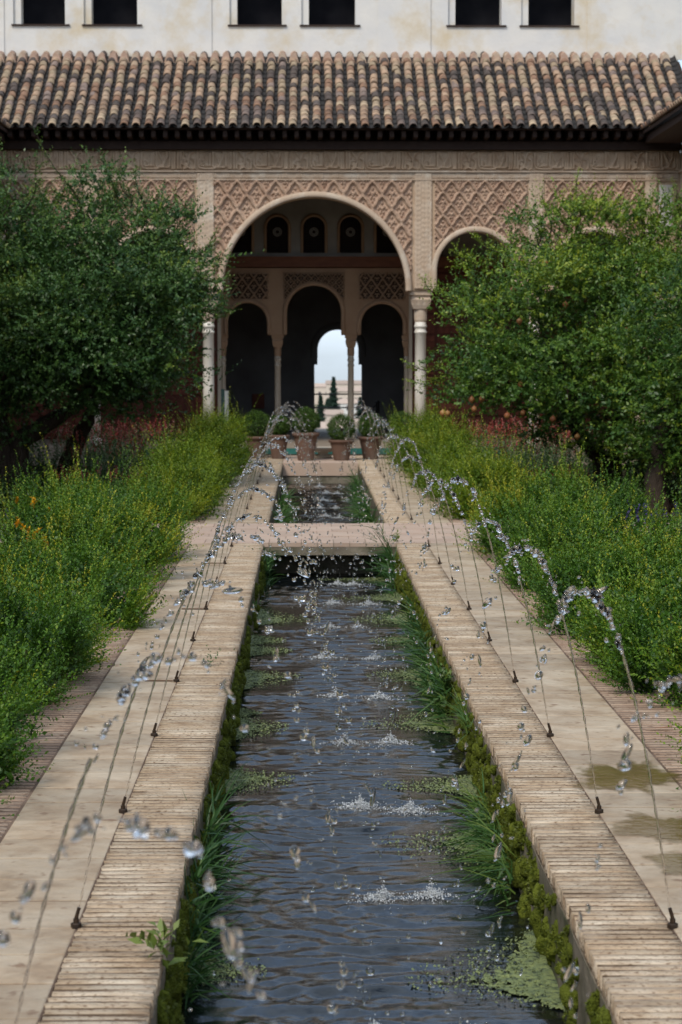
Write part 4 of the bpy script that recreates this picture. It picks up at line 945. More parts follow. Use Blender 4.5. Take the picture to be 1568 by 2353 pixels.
right_front = tree('pomegranate_tree', 'dark tree trunk at the right edge with low hanging leaves', rb2,
    [(1560, 900, 110, -2.4), (1620, 800, 150, -2.4), (1545, 1010, 70, -2.4), (1680, 980, 150, -2.4)], YT, 'tree_leaf_right',
    [([rb2, T(1505, 1110, -2.6), T(1520, 1010, -2.6), T(1560, 900, -2.5)], [0.15, 0.13, 0.11, 0.07])], 3000, 0.2, [])
for k, (x, y) in enumerate(((1253, 604), (1179, 668), (1194, 738), (1084, 918), (1108, 916), (1018, 949), (1029, 950), (1166, 955), (1202, 949), (1271, 963), (1327, 1003), (1197, 884), (1545, 1055), (1300, 700), (1440, 760), (1090, 940))):
    Yc = YT - 1.25 + (0.3 if k in (5, 6) else 0); p_ = P(x, y, Yc) - rb; r_ = random.uniform(0.034, 0.043)
    MB().lathe([(0.004, r_ * 1.35), (r_ * 0.12, r_ * 1.3), (r_ * 0.10, r_ * 1.0), (r_ * 0.45, r_ * 0.9), (r_ * 0.85, r_ * 0.5), (r_, 0), (r_ * 0.88, -r_ * 0.5), (r_ * 0.5, -r_ * 0.88), (r_ * 0.28, -r_ * 1.0), (r_ * 0.34, -r_ * 1.25), (0.004, -r_ * 1.1)], p_.x, p_.y, 12).build('pomegranate', 'fruit', right_tree, True).location.z = p_.z

# ---- flower bed plants behind the bushes
def bed_plant(c, r, h, label, nst, material, petal=None, ll=0.05, lw=0.022, pet_n=6, cat='plant', name='flowering_plant', tint0=0.4):
    e = empty(name, (c[0], c[1], -0.17), label, cat, 'plants in the flower beds')
    a = rng.uniform(0, 6.283, nst); rr = np.sqrt(rng.uniform(0, 1, nst)) * r
    base = np.stack([c[0] + rr * np.cos(a), c[1] + rr * np.sin(a), np.full(nst, -0.17)], 1)
    L = h * rng.uniform(0.65, 1.05, nst); d = unit(np.stack([np.cos(a) * 0.25, np.sin(a) * 0.25, np.ones(nst)], 1) + rng.normal(0, 0.1, (nst, 3)))
    leafobj('foliage', [shoots(base, d, L, 20, ll, lw, np.clip(tint0 + rng.normal(0, 0.15, nst), 0, 1), 1.0, 0.2, 0.15)], material, e)
    if petal:
        k = nst // 2; tip = base[:k] + d[:k] * L[:k, None] * 0.95
        leafobj('flowers', [shoots(tip, np.tile([0, 0, 1.0], (k, 1)) + rng.normal(0, 0.15, (k, 3)), np.full(k, 0.15 if petal != 'yellow_petal' else 0.05), pet_n * 2, 0.032, 0.02, rng.uniform(0, 0.9, k), 0.8, 0.1)], petal, e)['kind'] = 'stuff'
    return e
sp = [('red_petal', 'bed_leaf'), ('red_petal', 'bed_leaf'), (None, 'bed_leaf')]
for sgn, side in ((-1, 'left'), (1, 'right')):
    for i, y in enumerate((24.0, 26.2, 29.5, 31.5, 33.0, 34.6)):
        x = sgn * (2.85 + (0.45 if i % 2 else -0.05))
        red = i >= 2
        bed_plant((x, y), 0.75, 0.80 if red else 0.36, ('clump of red and pink flower spikes, %s from the cross path in the %s bed' if red else 'leafy green border plant, %s from the cross path in the %s bed') % ('nearest' if i == 0 else ORD[i], side), 170, 'bed_leaf', 'red_petal' if red else None, 0.055, 0.026)
    for i, y in enumerate((23.2, 24.8, 26.4, 28.0)):
        bed_plant((sgn * (2.35 + 0.5 * (i % 2)), y), 0.55, 0.34, 'low mixed green plant just behind the bright bushes, %s from the cross path at %s' % ('nearest' if i == 0 else ORD[i], side), 120, 'bed_leaf', 'red_petal' if i == 3 else None, 0.05, 0.024, tint0=0.55)
    for i, y in enumerate((23.4, 27.6, 31.0)):
        bed_plant((sgn * 4.7, y), 0.9, 0.55, 'broad leafy plant near the outer wall, %s from the cross path in the %s bed' % ('nearest' if i == 0 else ORD[i], side), 170, 'bed_leaf', None, 0.07, 0.035, tint0=0.25)
yb_ = G(25, 1330, -0.17); yp = P(20, 1262, 15.5)
bed_plant((yp.x, 15.5), 0.22, 0.62, 'orange yellow flowers at the left edge before the cross path', 40, 'bed_leaf', 'yellow_petal', 0.06, 0.02, 12)
yp = P(42, 1240, 16.6)
bed_plant((yp.x, 16.8), 0.10, 0.72, 'single tall orange yellow bloom beside the cross path at left', 14, 'bed_leaf', 'yellow_petal', 0.06, 0.02, 12)
yp = P(1490, 1245, 17.5)
bed_plant((yp.x, 17.6), 0.35, 0.52, 'dark violet flowers before the cross path at right', 60, 'bed_leaf', 'violet_petal', 0.05, 0.014, 10)
yp = P(8, 1245, 17.2)
bed_plant((yp.x, 17.6), 0.2, 0.45, 'dark violet flowers before the cross path at the left edge', 40, 'bed_leaf', 'violet_petal', 0.05, 0.014, 10)

# ---- potted box balls in front of the pavilion
def pot_plant(px, py, rpx, Y, pot_r, pot_h, label):
    b_ = P(px, py, Y); r = rpx * Y / FPX; pot_h = b_.z - r * 0.78
    e = empty('potted_topiary', (b_.x, Y, -0.003), label, 'potted plant', 'clipped box balls in terracotta pots')
    pr = pot_r
    MB().lathe([(pr * 0.62, 0), (pr * 0.66, 0.02), (pr * 0.80, pot_h * 0.45), (pr * 0.94, pot_h * 0.82), (pr * 0.96, pot_h * 0.86), (pr * 1.10, pot_h * 0.87), (pr * 1.12, pot_h), (pr * 0.98, pot_h), (pr * 0.93, pot_h * 0.9), (0.01, pot_h * 0.9)], n=28).build('pot', 'terracotta', e, True)
    n = 1500; d = unit(rng.normal(0, 1, (n, 3))); p_ = np.array([b_.x, Y, b_.z]) + d * r * (1 + 0.04 * noise2(d[:, 0] * 4, d[:, 2] * 4, 6, 2, 2))[:, None] * rng.uniform(0.82, 1.0, (n, 1))
    leafobj('foliage', [shoots(p_ - d * 0.04, d + rng.normal(0, 0.3, (n, 3)), np.full(n, 0.06), 8, 0.022, 0.012, np.clip(0.45 + rng.normal(0, 0.16, n), 0, 1), 0.9, 0.25)], 'topiary_leaf', e)
    MB().tube([(0, 0, pot_h * 0.7), (0.01, 0, b_.z)], [0.025, 0.02], 7).build('stem', 'bark', e)
    return e
pot_plant(591, 976, 33, 36.3, 0.19, 0.4, 'clipped box ball in a grey brown pot beside the left bushes')
pot_plant(640, 979, 25, 36.0, 0.17, 0.4, 'small clipped box ball in a pot, second from the left')
pot_plant(703, 968, 32, 35.4, 0.20, 0.4, 'tallest box ball in a reddish terracotta pot left of the water spout')
pot_plant(785, 984, 33, 35.4, 0.19, 0.4, 'clipped box ball in a brown terracotta pot right of the water spout')
pot_plant(852, 979, 30, 35.8, 0.19, 0.4, 'clipped box ball in a pot, second from the right')
pot_plant(924, 978, 32, 36.3, 0.19, 0.4, 'clipped box ball in a pot in front of the right marble column')

# ---- low fountain bowl between the pots
bp_ = P(743, 1050, 35.9)
fb = empty('fountain_bowl', (bp_.x, 36.2, -0.003), 'low pale stone bowl with water between the terracotta pots', 'fountain')
MB().lathe([(0.13, 0), (0.15, 0.03), (0.09, 0.06), (0.08, 0.09), (0.20, 0.13), (0.27, 0.17), (0.27, 0.185), (0.24, 0.185), (0.18, 0.15), (0.01, 0.14)], n=28).build('bowl', 'marble_dim', fb, True)
MB().lathe([(0.235, 0.172), (0.22, 0.176), (0.01, 0.176)], n=28).build('water', 'water', fb, True)

# ---- small things in the portico
pp = P(513, 985, 39.4)
ib = empty('standing_panel', (pp.x, 39.4, FL), 'narrow dark green and grey panel standing beside the left marble column', 'panel')
MB().box(-0.035, 0.03, -0.02, 0.02, 0.002, 0.97).build('green_board', 'panel_green', ib)
MB().box(0.032, 0.10, -0.02, 0.02, 0.002, 0.94).build('grey_board', 'panel_grey', ib)
MB().box(-0.10, 0.12, -0.06, 0.06, 0, 0.0015).build('foot_plate', 'black_metal', ib)
pp = P(868, 920, 43.4)
bp = empty('barrier_post', (pp.x, 43.4, FL), 'black barrier post with a rope inside the right arch', 'post')
MB().lathe([(0.14, 0), (0.14, 0.015), (0.035, 0.02), (0.035, 0.62), (0.045, 0.63), (0.045, 0.68), (0.01, 0.69)], n=14).build('post', 'black_metal', bp, True)
MB().tube([(-0.02, 0, 0.60), (-0.15, 0.1, 0.50), (-0.32, 0.2, 0.42), (-0.5, 0.3, 0.37)], [0.014] * 4, 6).build('rope', 'black_metal', bp)

# ================================================================== TOWN BEYOND
def house(x, y, w_, d_, h, tan, label, gable=True):
    z = float(terrain_h(y)) - 0.8
    e = empty('house', (x, y, z), label, 'house', 'houses on the far hillside')
    MB().box(-w_ / 2, w_ / 2, -d_ / 2, d_ / 2, 0, h).build('wall', 'house_tan' if tan else 'house_white', e)
    MB().add([(-w_ / 2 - 0.3, -d_ / 2 - 0.3, h + 0.002), (w_ / 2 + 0.3, -d_ / 2 - 0.3, h + 0.002), (w_ / 2 + 0.3, d_ / 2 + 0.3, h + 0.002), (-w_ / 2 - 0.3, d_ / 2 + 0.3, h + 0.002), (-w_ / 2 - 0.3, 0, h + 1.3), (w_ / 2 + 0.3, 0, h + 1.3)],
             [(0, 1, 5, 4), (2, 3, 4, 5), (0, 4, 3), (1, 2, 5), (3, 2, 1, 0)]).build('roof', 'house_roof', e)
    for k in range(max(1, int(w_ / 2.4))):
        for f_ in range(max(1, int(h / 3))):
            xx = -w_ / 2 + (k + 0.5) * w_ / max(1, int(w_ / 2.4)); zz = 1.2 + f_ * 2.9
            MB().box(xx - 0.45, xx + 0.45, -d_ / 2 - 0.04, -d_ / 2 + 0.02, zz, min(zz + 1.3, h - 0.3)).build('window', 'house_window', e)
hs = [(752, 560, 8, 5.2, 1, 'wide tan house left of the tall conifer'), (800, 620, 8, 6, 0, 'white house right of the tall conifer'), (818, 690, 12, 7.5, 1, 'tall tan house below the skyline right of the conifer'), (795, 780, 14, 8.5, 1, 'long tan house on the skyline right of the conifer'),
      (735, 800, 13, 7.2, 1, 'tan house on the skyline left of the conifer'), (822, 520, 6, 4.5, 1, 'small tan house at the right of the opening'), (730, 470, 7, 4.5, 0, 'white house low at the left of the opening'), (762, 440, 6, 4.2, 0, 'white house low in the middle of the opening'),
      (790, 430, 7, 5, 0, 'white house low right of the middle of the opening'), (776, 395, 6, 4, 0, 'lowest white house in the middle of the opening'), (748, 385, 6, 4, 0, 'lowest white house at the left of the opening'), (812, 400, 6, 4.4, 0, 'lowest white house at the right of the opening'), (775, 500, 7, 4.6, 0, 'white house just below the conifer'), (805, 470, 6, 4, 1, 'tan house among the white houses')]
for (px, y, w_, h, tan, lab) in hs: house(P(px, 940, y).x, y, w_, 7, h, tan, lab)
def conifer(px, top, y, wpx, label):
    p_ = P(px, top, y); z0 = float(terrain_h(y)) - 0.5; h = p_.z - z0; r = wpx * y / FPX / 2
    e = empty('conifer', (p_.x, y, z0), label, 'tree', 'trees on the far hillside')
    MB().tube([(0, 0, 0), (0, 0, h * 0.95)], [0.25, 0.04], 7).build('trunk', 'bark', e)
    n = 1500; t = rng.uniform(0.04, 1, n); a = rng.uniform(0, 6.283, n); rr = r * (1 - t) ** 0.8 * (0.7 + 0.3 * np.sin(t * 60)) * rng.uniform(0.5, 1.05, n)
    b_ = np.stack([p_.x + 0.3 * rr * np.cos(a), y + 0.3 * rr * np.sin(a), z0 + t * h], 1); d = np.stack([np.cos(a), np.sin(a), 0.15 + 0 * a], 1)
    leafobj('crown', [shoots(b_, d, np.maximum(rr, 0.2) * 0.7, 8, 0.55, 0.3, rng.uniform(0.1, 0.7, n), 0.8, 0.3)], 'conifer', e)
conifer(767, 868, 600, 52, 'tall dark pointed conifer seen through the far archway')
conifer(737, 912, 540, 40, 'small dark tree at the left of the far archway opening')
conifer(754, 918, 640, 46, 'short dark tree just left of the tall conifer')
conifer(828, 915, 560, 36, 'dark tree at the right of the far archway opening')

# ================================================================== CHANNEL DETAIL
# moss cushions on the channel walls
for sgn, side in ((-1, 'left'), (1, 'right')):
    n = 1000 if sgn > 0 else 800
    y = 4.2 + (YA - 4.3) * rng.uniform(0, 1, n) ** 1.25; 
    dens = noise2(y * 1.0, y * 0 + sgn, 77, 3, 2.0)
    keep = dens + rng.normal(0, 0.3, n) > (-0.45 if sgn > 0 else -0.3); y = y[keep]; n = len(y)
    z = WL + 0.02 + rng.uniform(0, 1, n) ** 0.9 * 0.245
    r = rng.uniform(0.008, 0.030, n) * (1.15 - 0.5 * (z - WL) / 0.3)
    x = sgn * (HW - r * 0.25)
    v, f = blobs(np.stack([x, y, z], 1), r, rng.uniform(1.1, 2.1, n), np.tile([0, 0.15, 1.0], (n, 1)) + rng.normal(0, 0.2, (n, 3)), ICO2_V, ICO2_F, 0.22)
    nv = len(ICO2_V); vd = v.reshape(n, nv, 3)
    mo = tag(link('moss', npmesh('moss', v, f, sm=True), 'moss'), 'dark yellow green moss cushions on the %s wall of the channel' % side, 'moss', kind='stuff')
    # fuzz
    k = 46; i = np.repeat(np.arange(n), k); c_ = np.stack([x, y, z], 1)[i]; d = unit(rng.normal(0, 1, (n * k, 3))); d[:, 0] = -sgn * np.abs(d[:, 0]); d[:, 2] = np.abs(d[:, 2]) * 0.9 - 0.1
    d = unit(d); b_ = c_ + d * r[i][:, None] * 0.85
    vv = leafquads(b_, unit(d + rng.normal(0, 0.5, d.shape)), rng.normal(0, 1, d.shape), rng.uniform(0.006, 0.016, n * k), rng.uniform(0.003, 0.006, n * k))
    tn = np.clip(0.35 + 0.45 * d[:, 2] * rng.uniform(0.3, 1, n * k) + rng.normal(0, 0.15, n * k), 0, 1)
    fz_ = tag(link('moss_fronds', npmesh('moss_fronds', vv, quads(n * k), tn), 'moss_blade', mo), kind='stuff')
# far channel edge growth, cross-path end
def grass(name, label, pts_fn, n, lmin, lmax, lean, wid, tint0, cat='grass tuft', group='grass tufts along the channel'):
    b_ = pts_fn(n); e = empty(name, tuple(b_.mean(0)), label, cat, group)
    seg = 4; bendk = rng.uniform(0.0, 0.6, n); L = lmin * 0.6 + (lmax - lmin * 0.6) * rng.uniform(0, 1, n) ** 1.8; d = unit(np.array(lean) + rng.normal(0, 0.65, (n, 3))); drop = np.array([lean[0] * 0.9, 0, -0.75]) + rng.normal(0, 0.25, (n, 3))
    s = unit(np.cross(d, rng.normal(0, 1, (n, 3)))); vs = []
    for k in range(seg + 1):
        t = k / seg; p = b_ + d * (L * t)[:, None] + drop * (L * t * t * bendk)[:, None]; w_ = wid * (1 - t ** 1.5) * 0.5 + 0.0004
        vs.append(p + s * w_); vs.append(p - s * w_)
    V = np.stack(vs, 1); idx = (np.arange(n) * (2 * seg + 2))[:, None]
    qs = np.concatenate([idx + np.array([[2 * k, 2 * k + 1, 2 * k + 3, 2 * k + 2]]) for k in range(seg)], 0)
    tn = np.tile(np.clip(tint0 + rng.normal(0, 0.2, n), 0, 1), seg)
    o = tag(link('blades', npmesh('blades', V.reshape(-1, 3) - np.array(e.location), qs, tn), 'grass_blade', e), kind='stuff')
    return e
def strip(sgn, y0, y1, z0=WL, z1=-0.06, out=0.02):
    return lambda n: np.stack([sgn * (HW - out - rng.uniform(0, 0.03, n)), y0 + (y1 - y0) * rng.beta(1.6, 1.6, n), rng.uniform(z0, z1, n)], 1)
def yz(py, z=-0.2): return G(709, py, z).y
grass('grass_tuft', 'long dark green grass hanging from the left wall near the camera', strip(-1, yz(2190), yz(1880)), 420, 0.08, 0.26, (0.45, -0.1, 0.75), 0.007, 0.25)
grass('grass_tuft', 'short grass below the long tuft on the left wall', strip(-1, yz(2230), yz(2120), WL, -0.2), 160, 0.06, 0.18, (0.6, -0.1, 0.6), 0.006, 0.3)
grass('grass_tuft', 'bright green grass tuft spilling from the right wall in the foreground', strip(1, yz(2030), yz(1840), WL, -0.15, 0.05), 480, 0.08, 0.24, (-0.8, -0.05, 0.55), 0.006, 0.55)
grass('grass_tuft', 'small upright grass tuft on the right coping edge', strip(1, yz(1740), yz(1680), -0.12, -0.03), 160, 0.06, 0.15, (-0.35, 0, 1.0), 0.005, 0.7)
grass('grass_tuft', 'tall grass clump on the right wall halfway to the cross path', strip(1, yz(1570), yz(1410), WL, -0.08, 0.04), 360, 0.10, 0.32, (-0.6, -0.05, 0.85), 0.007, 0.35)
grass('grass_tuft', 'leafy grass below the halfway clump on the right wall', strip(1, yz(1640), yz(1560), WL, -0.1, 0.04), 240, 0.10, 0.22, (-0.6, -0.05, 0.8), 0.010, 0.45)
grass('grass_tuft', 'grass in the right corner under the cross path', strip(1, yz(1345), yz(1262), WL, -0.02, 0.06), 300, 0.12, 0.34, (-0.5, -0.1, 0.9), 0.010, 0.35)
grass('grass_tuft', 'thin grass in the left corner under the cross path', strip(-1, yz(1345), yz(1270), WL, -0.05, 0.04), 150, 0.08, 0.2, (0.4, -0.1, 0.9), 0.010, 0.3)
grass('grass_tuft', 'grass growing along the left wall of the far channel', strip(-1, 22.0, 29.0, WL, -0.1, 0.06), 620, 0.14, 0.34, (0.45, -0.1, 0.9), 0.012, 0.42)
grass('grass_tuft', 'grass growing along the right wall of the far channel', strip(1, 22.0, 32.0, WL, -0.05, 0.08), 800, 0.16, 0.38, (-0.45, -0.1, 0.9), 0.012, 0.42)
# broad leaved weeds on the walls
def weed(px, py, z, n, ll, label, tint):
    p_ = G(px, py, z); e = empty('weed', tuple(p_), label, 'plant', 'weeds on the channel walls')
    b_ = np.array(p_) + rng.normal(0, 0.02, (n, 3)); d = unit(np.array([-0.2 if px > 800 else 0.3, -0.2, 1.0]) + rng.normal(0, 0.5, (n, 3)))
    leafobj('leaves', [shoots(b_, d, rng.uniform(0.05, 0.14, n), 5, ll, ll * 0.45, np.full(n, tint), 0.9, 0.2)], 'grass_blade', e)
weed(360, 2195, 0.0, 7, 0.06, 'yellow green rosette weed on the left coping edge', 0.95)
weed(1015, 1590, -0.15, 40, 0.05, 'leafy weed on the right wall below the tall grass', 0.5)
weed(570, 1400, -0.12, 14, 0.035, 'small dark leafy weed on the left wall', 0.3)
weed(600, 1295, -0.12, 14, 0.04, 'small green weed near the left corner of the cross path', 0.4)
weed(912, 1243, 0.0, 10, 0.04, 'yellow green sprig at the right corner of the cross path', 0.9)
weed(480, 1530, 0.0, 8, 0.022, 'thin weed growing between the left coping bricks', 0.3)
# floating algae mats
def algae(sgn, py0, py1, wpx, label, k):
    ya, yb = G(709, py0, WL).y, G(709, py1, WL).y
    yc, hl = (ya + yb) / 2, (yb - ya) / 2; wd = wpx * yc / FPX
    xs_ = np.linspace(0, wd * 1.25, 70); ys_ = np.linspace(yc - hl * 1.2, yc + hl * 1.2, max(50, int(hl * 240)))
    X, Y = np.meshgrid(xs_, ys_); a = noise2(X, Y, 100 + k, 4, 9.0)
    sk = ((k * 37) % 10 - 5) / 10.0
    def reach(yy): t = (yy - yc) / hl; t = t - sk * (1 - np.clip(np.abs(t), 0, 1)); return np.maximum(0.02, (1 - np.clip(np.abs(t), 0, 1)) ** 0.8) * wd
    d = X / reach(Y) * 0.85 + 0.10 * a + 0.10 * noise2(X, Y, 140 + k, 3, 45.0)
    Z = WL + 0.004 + 0.0022 * noise2(X, Y, 9, 3, 60.0) + 0.006 * np.clip(0.9 - d, 0, 1)
    ny, nx = X.shape; idx = np.arange(nx * ny).reshape(ny, nx); q_ = np.stack([idx[:-1, :-1], idx[:-1, 1:], idx[1:, 1:], idx[1:, :-1]], -1).reshape(-1, 4)
    keep = d.ravel()[q_].mean(1) < 0.62 + 0.22 * noise2(X, Y, 170 + k, 2, 130.0).ravel()[q_].mean(1); h_ = noise2(X, Y, 60 + k, 3, 70.0).ravel()[q_].mean(1)
    keep &= ~((h_ > 0.95) & (d.ravel()[q_].mean(1) > 0.55)); q_ = q_[keep]
    if sgn > 0: q_ = q_[:, ::-1]
    V = np.stack([sgn * (HW - X), Y, Z], -1).reshape(-1, 3)
    nf = 3600; fx_ = rng.uniform(0, wd * 1.5, nf); fy_ = rng.uniform(yc - hl * 1.35, yc + hl * 1.35, nf); dd = fx_ / reach(fy_) * 0.85
    kk = (dd > 0.1) & (dd < 2.2) & (rng.random(nf) < np.where(dd < 0.95, 0.95, 0.5 * np.clip(2.2 - dd, 0, 1) ** 2)) & (fx_ < 1.5 * HW); fx_, fy_ = fx_[kk], fy_[kk]; nf = len(fx_); sz = rng.uniform(0.002, 0.006, nf)
    an = rng.uniform(0, 6.283, nf)
    fl = np.stack([np.stack([sgn * (HW - fx_) + sz * np.cos(an + t), fy_ + sz * np.sin(an + t), np.full(nf, WL + 0.0085) + 0.003 * np.sin(an * 3 + t), ], -1) for t in (0, 1.57, 3.14, 4.71)], 1).reshape(-1, 3)
    q_ = np.concatenate([q_, quads(nf) + len(V)]); V = np.concatenate([V, fl])
    me = npmesh('algae_mat', V, q_, sm=True)
    return tag(link('algae_mat', me, 'algae'), label, 'algae', 'algae mats on the water', kind='stuff')
for sg, side in ((-1, 'left'), (1, 'right')):
    for k, (_, a, b_, w_) in enumerate([q_ for q_ in ALG if q_[0] == sg]):
        algae(sg, a, b_, w_, '%s patch of pale green algae from the camera against the %s channel wall' % (ORD[k], side), 13 + 10 * sg + k)
# puddles on the right walkway
def puddle(px, py, wx, wy, label, k):
    c_ = G(px, py, 0.0); n = 56; rings = np.array([0, 0.25, 0.5, 0.7, 0.85, 1.0, 1.12, 1.25]); vs = []; ed = []
    for j, q_ in enumerate(rings):
        for i in range(n):
            a = 2 * math.pi * i / n; rr = (1 + 0.22 * math.sin(2 * a + k) + 0.14 * math.sin(5 * a + 2 * k) + 0.07 * math.sin(9 * a + k) + 0.05 * math.sin(17 * a)) * q_
            vs.append((math.cos(a) * wx * rr, math.sin(a) * wy * rr, 0.0042 - 0.0006 * q_)); ed.append(1.25 - q_)
    fs = [(j * n + i, j * n + (i + 1) % n, (j + 1) * n + (i + 1) % n, (j + 1) * n + i) for j in range(len(rings) - 1) for i in range(n)]
    me = bpy.data.meshes.new('puddle'); me.from_pydata(vs, [], fs); me.update()
    at = me.attributes.new('edge', 'FLOAT', 'POINT'); at.data.foreach_set('value', np.array(ed, dtype=np.float32))
    o = tag(link('puddle', me, 'puddle'), label, 'puddle', 'puddles on the right walkway'); o.location = (c_.x, c_.y, 0)
puddle(1440, 1785, 0.16, 0.33, 'brown puddle farthest along the right walkway', 1)
puddle(1535, 1905, 0.15, 0.25, 'brown puddle nearest the second nozzle on the right walkway', 2)
puddle(1580, 1990, 0.12, 0.16, 'small brown puddle at the right picture edge', 4)
dl = G(1512, 1678, 0.0)
me = MB().add([(-0.07, 0, 0.004), (-0.02, -0.018, 0.012), (0.05, -0.012, 0.016), (0.075, 0.003, 0.02), (0.03, 0.018, 0.012), (-0.03, 0.014, 0.006)], [(0, 1, 4, 5), (1, 2, 3, 4)]).mesh('fallen_leaf')
o = tag(link('fallen_leaf', me, 'dry_leaf'), 'dry orange brown leaf lying on the right walkway', 'leaf'); o.location = dl

# ---- nozzles and water jets
def jet(sgn, y, side, rank, i):
    nozzle = True
    x0 = sgn * (HW + WI + 0.004); xl = (0.0 if sgn < 0 else 0.26) + random.gauss(0, 0.05)
    if nozzle:
        e = empty('fountain_nozzle', (x0, y, 0.0), ('%s small brass nozzle from the lower picture edge on the %s walkway' % ('nearest' if i == 2 else ORD[i - 2], side) if i > 1 else 'small brass nozzle below the lower picture edge on the %s, feeding the %s jet' % (side, ('closest', 'second closest')[i])), 'nozzle', 'fountain nozzles along the channel')
        MB().lathe([(0.016, -0.008), (0.016, 0.011), (0.0135, 0.0135)], n=6).lathe([(0.0085, 0.014), (0.0085, 0.026)], n=10).build('base', 'brass', e)
        nb = MB().tube([(0, 0, 0.0265), (-sgn * 0.009, 0, 0.058)], [0.0058, 0.0054], 8).build('spout', 'brass', e)
        if sgn < 0 and i in (5, 7, 9):
            MB().tube([(-0.018, 0, 0.006), (-0.16, 0.005, 0.006)], [0.004, 0.004], 6).build('feed_pipe', 'pipe', e)
    H = random.gauss(1.0, 0.035)
    z0 = 0.06; tu = math.sqrt(2 * (H - z0) / GRAV); td = math.sqrt(2 * (H - WL) / GRAV); T_ = tu + td
    xs_ = x0 - sgn * 0.010; vx = (xl - xs_) / T_; vz = GRAV * tu; dyv = random.gauss(0, 0.05) / T_
    def tr(t): return np.stack([xs_ + vx * t, y + dyv * t, z0 + vz * t - 0.5 * GRAV * t * t], -1)
    e = empty('water_jet', (x0, y, 0.058), '%s arc of water from the camera rising from the %s walkway' % (rank, side), 'water jet', 'water jets arching over the channel')
    far_ = y > 20
    # unbroken twisted stream
    tb = T_ * random.uniform(0.20, 0.28); n = 70 if not far_ else 30; t = np.linspace(0, tb, n); c_ = tr(t); m_ = 8
    d = np.gradient(c_, axis=0); s_ = np.concatenate([[0], np.cumsum(np.linalg.norm(np.diff(c_, axis=0), axis=1))]); d = unit(d)
    a = unit(np.cross(d, np.tile([0, 1.0, 0], (n, 1)))); b_ = np.cross(d, a)
    tw = s_ * 2 * math.pi / 0.11 + random.uniform(0, 6); neck = 0.78 + 0.3 * np.abs(np.sin(s_ * math.pi / 0.035 + 1))
    g = np.linspace(0.7, 1.25, n) * (1.25 if far_ else 1.0)
    ang = np.arange(m_) * 2 * math.pi / m_
    ra, rb_ = 0.0045 * g * neck, 0.0028 * g * neck
    u_ = ra[:, None] * np.cos(ang); w_ = rb_[:, None] * np.sin(ang)
    U = u_ * np.cos(tw)[:, None] - w_ * np.sin(tw)[:, None]; W = u_ * np.sin(tw)[:, None] + w_ * np.cos(tw)[:, None]
    V = c_[:, None, :] + U[:, :, None] * a[:, None, :] + W[:, :, None] * b_[:, None, :]
    idx = np.arange(n * m_).reshape(n, m_); q_ = np.stack([idx[:-1], np.roll(idx, -1, 1)[:-1], np.roll(idx, -1, 1)[1:], idx[1:]], -1).reshape(-1, 4)
    loc = np.array(e.location)
    link('stream', npmesh('stream', V.reshape(-1, 3) - loc, q_, sm=True), 'drop', e)
    # drops: dense near the break, clusters at the top, scattered on the way down
    nd = (88 if y < 5.5 else int(random.uniform(130, 155))) if not far_ else 100
    td_ = np.sort(tb + (T_ - tb) * rng.uniform(0, 1, nd) ** 1.25); ph = (td_ - tb) / (T_ - tb)
    pos = tr(td_)
    wob = np.stack([noise2(td_ * 0 + k * 3.1, td_, int(y * 7 + k + sgn * 3), 3, 55.0) for k in range(3)], 1)
    pos += wob * (0.006 + 0.03 * ph ** 1.3)[:, None] * np.array([0.9, 1.2, 0.7]) + rng.normal(0, 1, (nd, 3)) * (0.002 + 0.016 * ph ** 2)[:, None]
    rad = np.clip(rng.lognormal(math.log(0.0070), 0.36, nd), 0.0028, 0.0135) * (1.15 if far_ else 1.0)
    vel = np.stack([np.full(nd, vx), np.full(nd, 0.0), vz - GRAV * td_], 1) + rng.normal(0, 0.9, (nd, 3))
    stt = np.where(rng.random(nd) < 0.35, rng.uniform(1.3, 2.8, nd), rng.uniform(0.95, 1.3, nd)); mi = rng.random(nd) < 0.3; rad = np.where(mi, rad * 0.45, rad); pos = pos + np.where(mi[:, None], rng.normal(0, 0.02, (nd, 3)), 0)
    pos = pos[pos[:, 2] > WL + 0.01]; k = len(pos)
    v, f = blobs(pos - loc, rad[:k], stt[:k], vel[:k], ICO2_V if y < 13 else ICO_V, ICO2_F if y < 13 else ICO_F, 0.10)
    tag(link('droplets', npmesh('droplets', v, f, sm=True), 'drop', e), kind='stuff')
    return xl
land = []
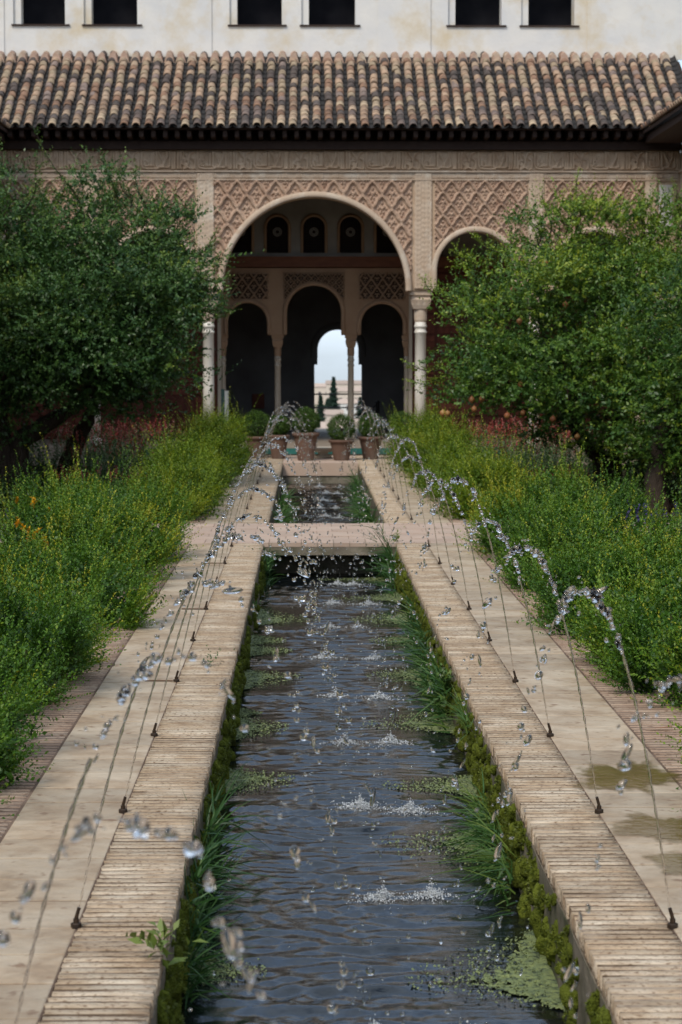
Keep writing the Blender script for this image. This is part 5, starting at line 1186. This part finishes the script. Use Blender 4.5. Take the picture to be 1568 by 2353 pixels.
for sgn, side in ((-1, 'left'), (1, 'right')):
    for i, y in enumerate(JY):
        yy = y + (0.0 if sgn < 0 else -0.03)
        land.append((jet(sgn, yy, side, ORD[i], i), yy, sgn, i))
OCT_V = np.array([(1, 0, 0), (-1, 0, 0), (0, 1, 0), (0, -1, 0), (0, 0, 1), (0, 0, -1)], float); OCT_F = np.array([(0, 2, 4), (2, 1, 4), (1, 3, 4), (3, 0, 4), (2, 0, 5), (1, 2, 5), (3, 1, 5), (0, 3, 5)])
# splashes where the jets meet the water
for (x, y, sgn, i) in land:
    y += random.gauss(0, 0.06); n = int((1100 if y < 12 else 500) * random.uniform(0.45, 1.35))
    a = rng.uniform(0, 6.283, n); rr = np.abs(rng.normal(0, 1, n)) * 0.05 * (0.6 + 0.5 * np.sin(a * 2 + y * 3) ** 2 + 0.35 * np.sin(a * 5 + y)); up = np.abs(rng.normal(0, 1, n)) * 0.026 * np.exp(-np.abs(rr) / 0.03)
    pos = np.stack([x + rr * np.cos(a) * 1.25, y + rr * np.sin(a), WL + 0.003 + up], 1) ; rad = (0.0010 + 0.0034 * rng.uniform(0, 1, n) ** 3) * (1.0 if y < 12 else 1.35)
    v, f = blobs(pos, rad, rng.uniform(1, 1.8, n), None, OCT_V, OCT_F, 0.25)
    tag(link('water_splash', npmesh('water_splash', v, f, sm=True), 'foam'), 'white splash on the water under the %s jet from the camera on the %s' % (ORD[i], 'left' if sgn < 0 else 'right'), 'splash', 'splashes along the channel', kind='stuff')
# stray drops over the channel
n = 560; y = 4.0 + 15.3 * rng.uniform(0, 1, n) ** 0.8
pos = np.stack([rng.normal(0.10, 0.19, n), y, WL + 0.02 + rng.uniform(0, 1, n) ** 1.3 * 1.0], 1)
v, f = blobs(pos, rng.uniform(0.003, 0.0085, n), rng.uniform(1, 1.8, n), None, ICO_V, ICO_F, 0.1)
tag(link('falling_drops', npmesh('falling_drops', v, f, sm=True), 'drop'), 'scattered water drops falling over the middle of the channel', 'water drops', kind='stuff')
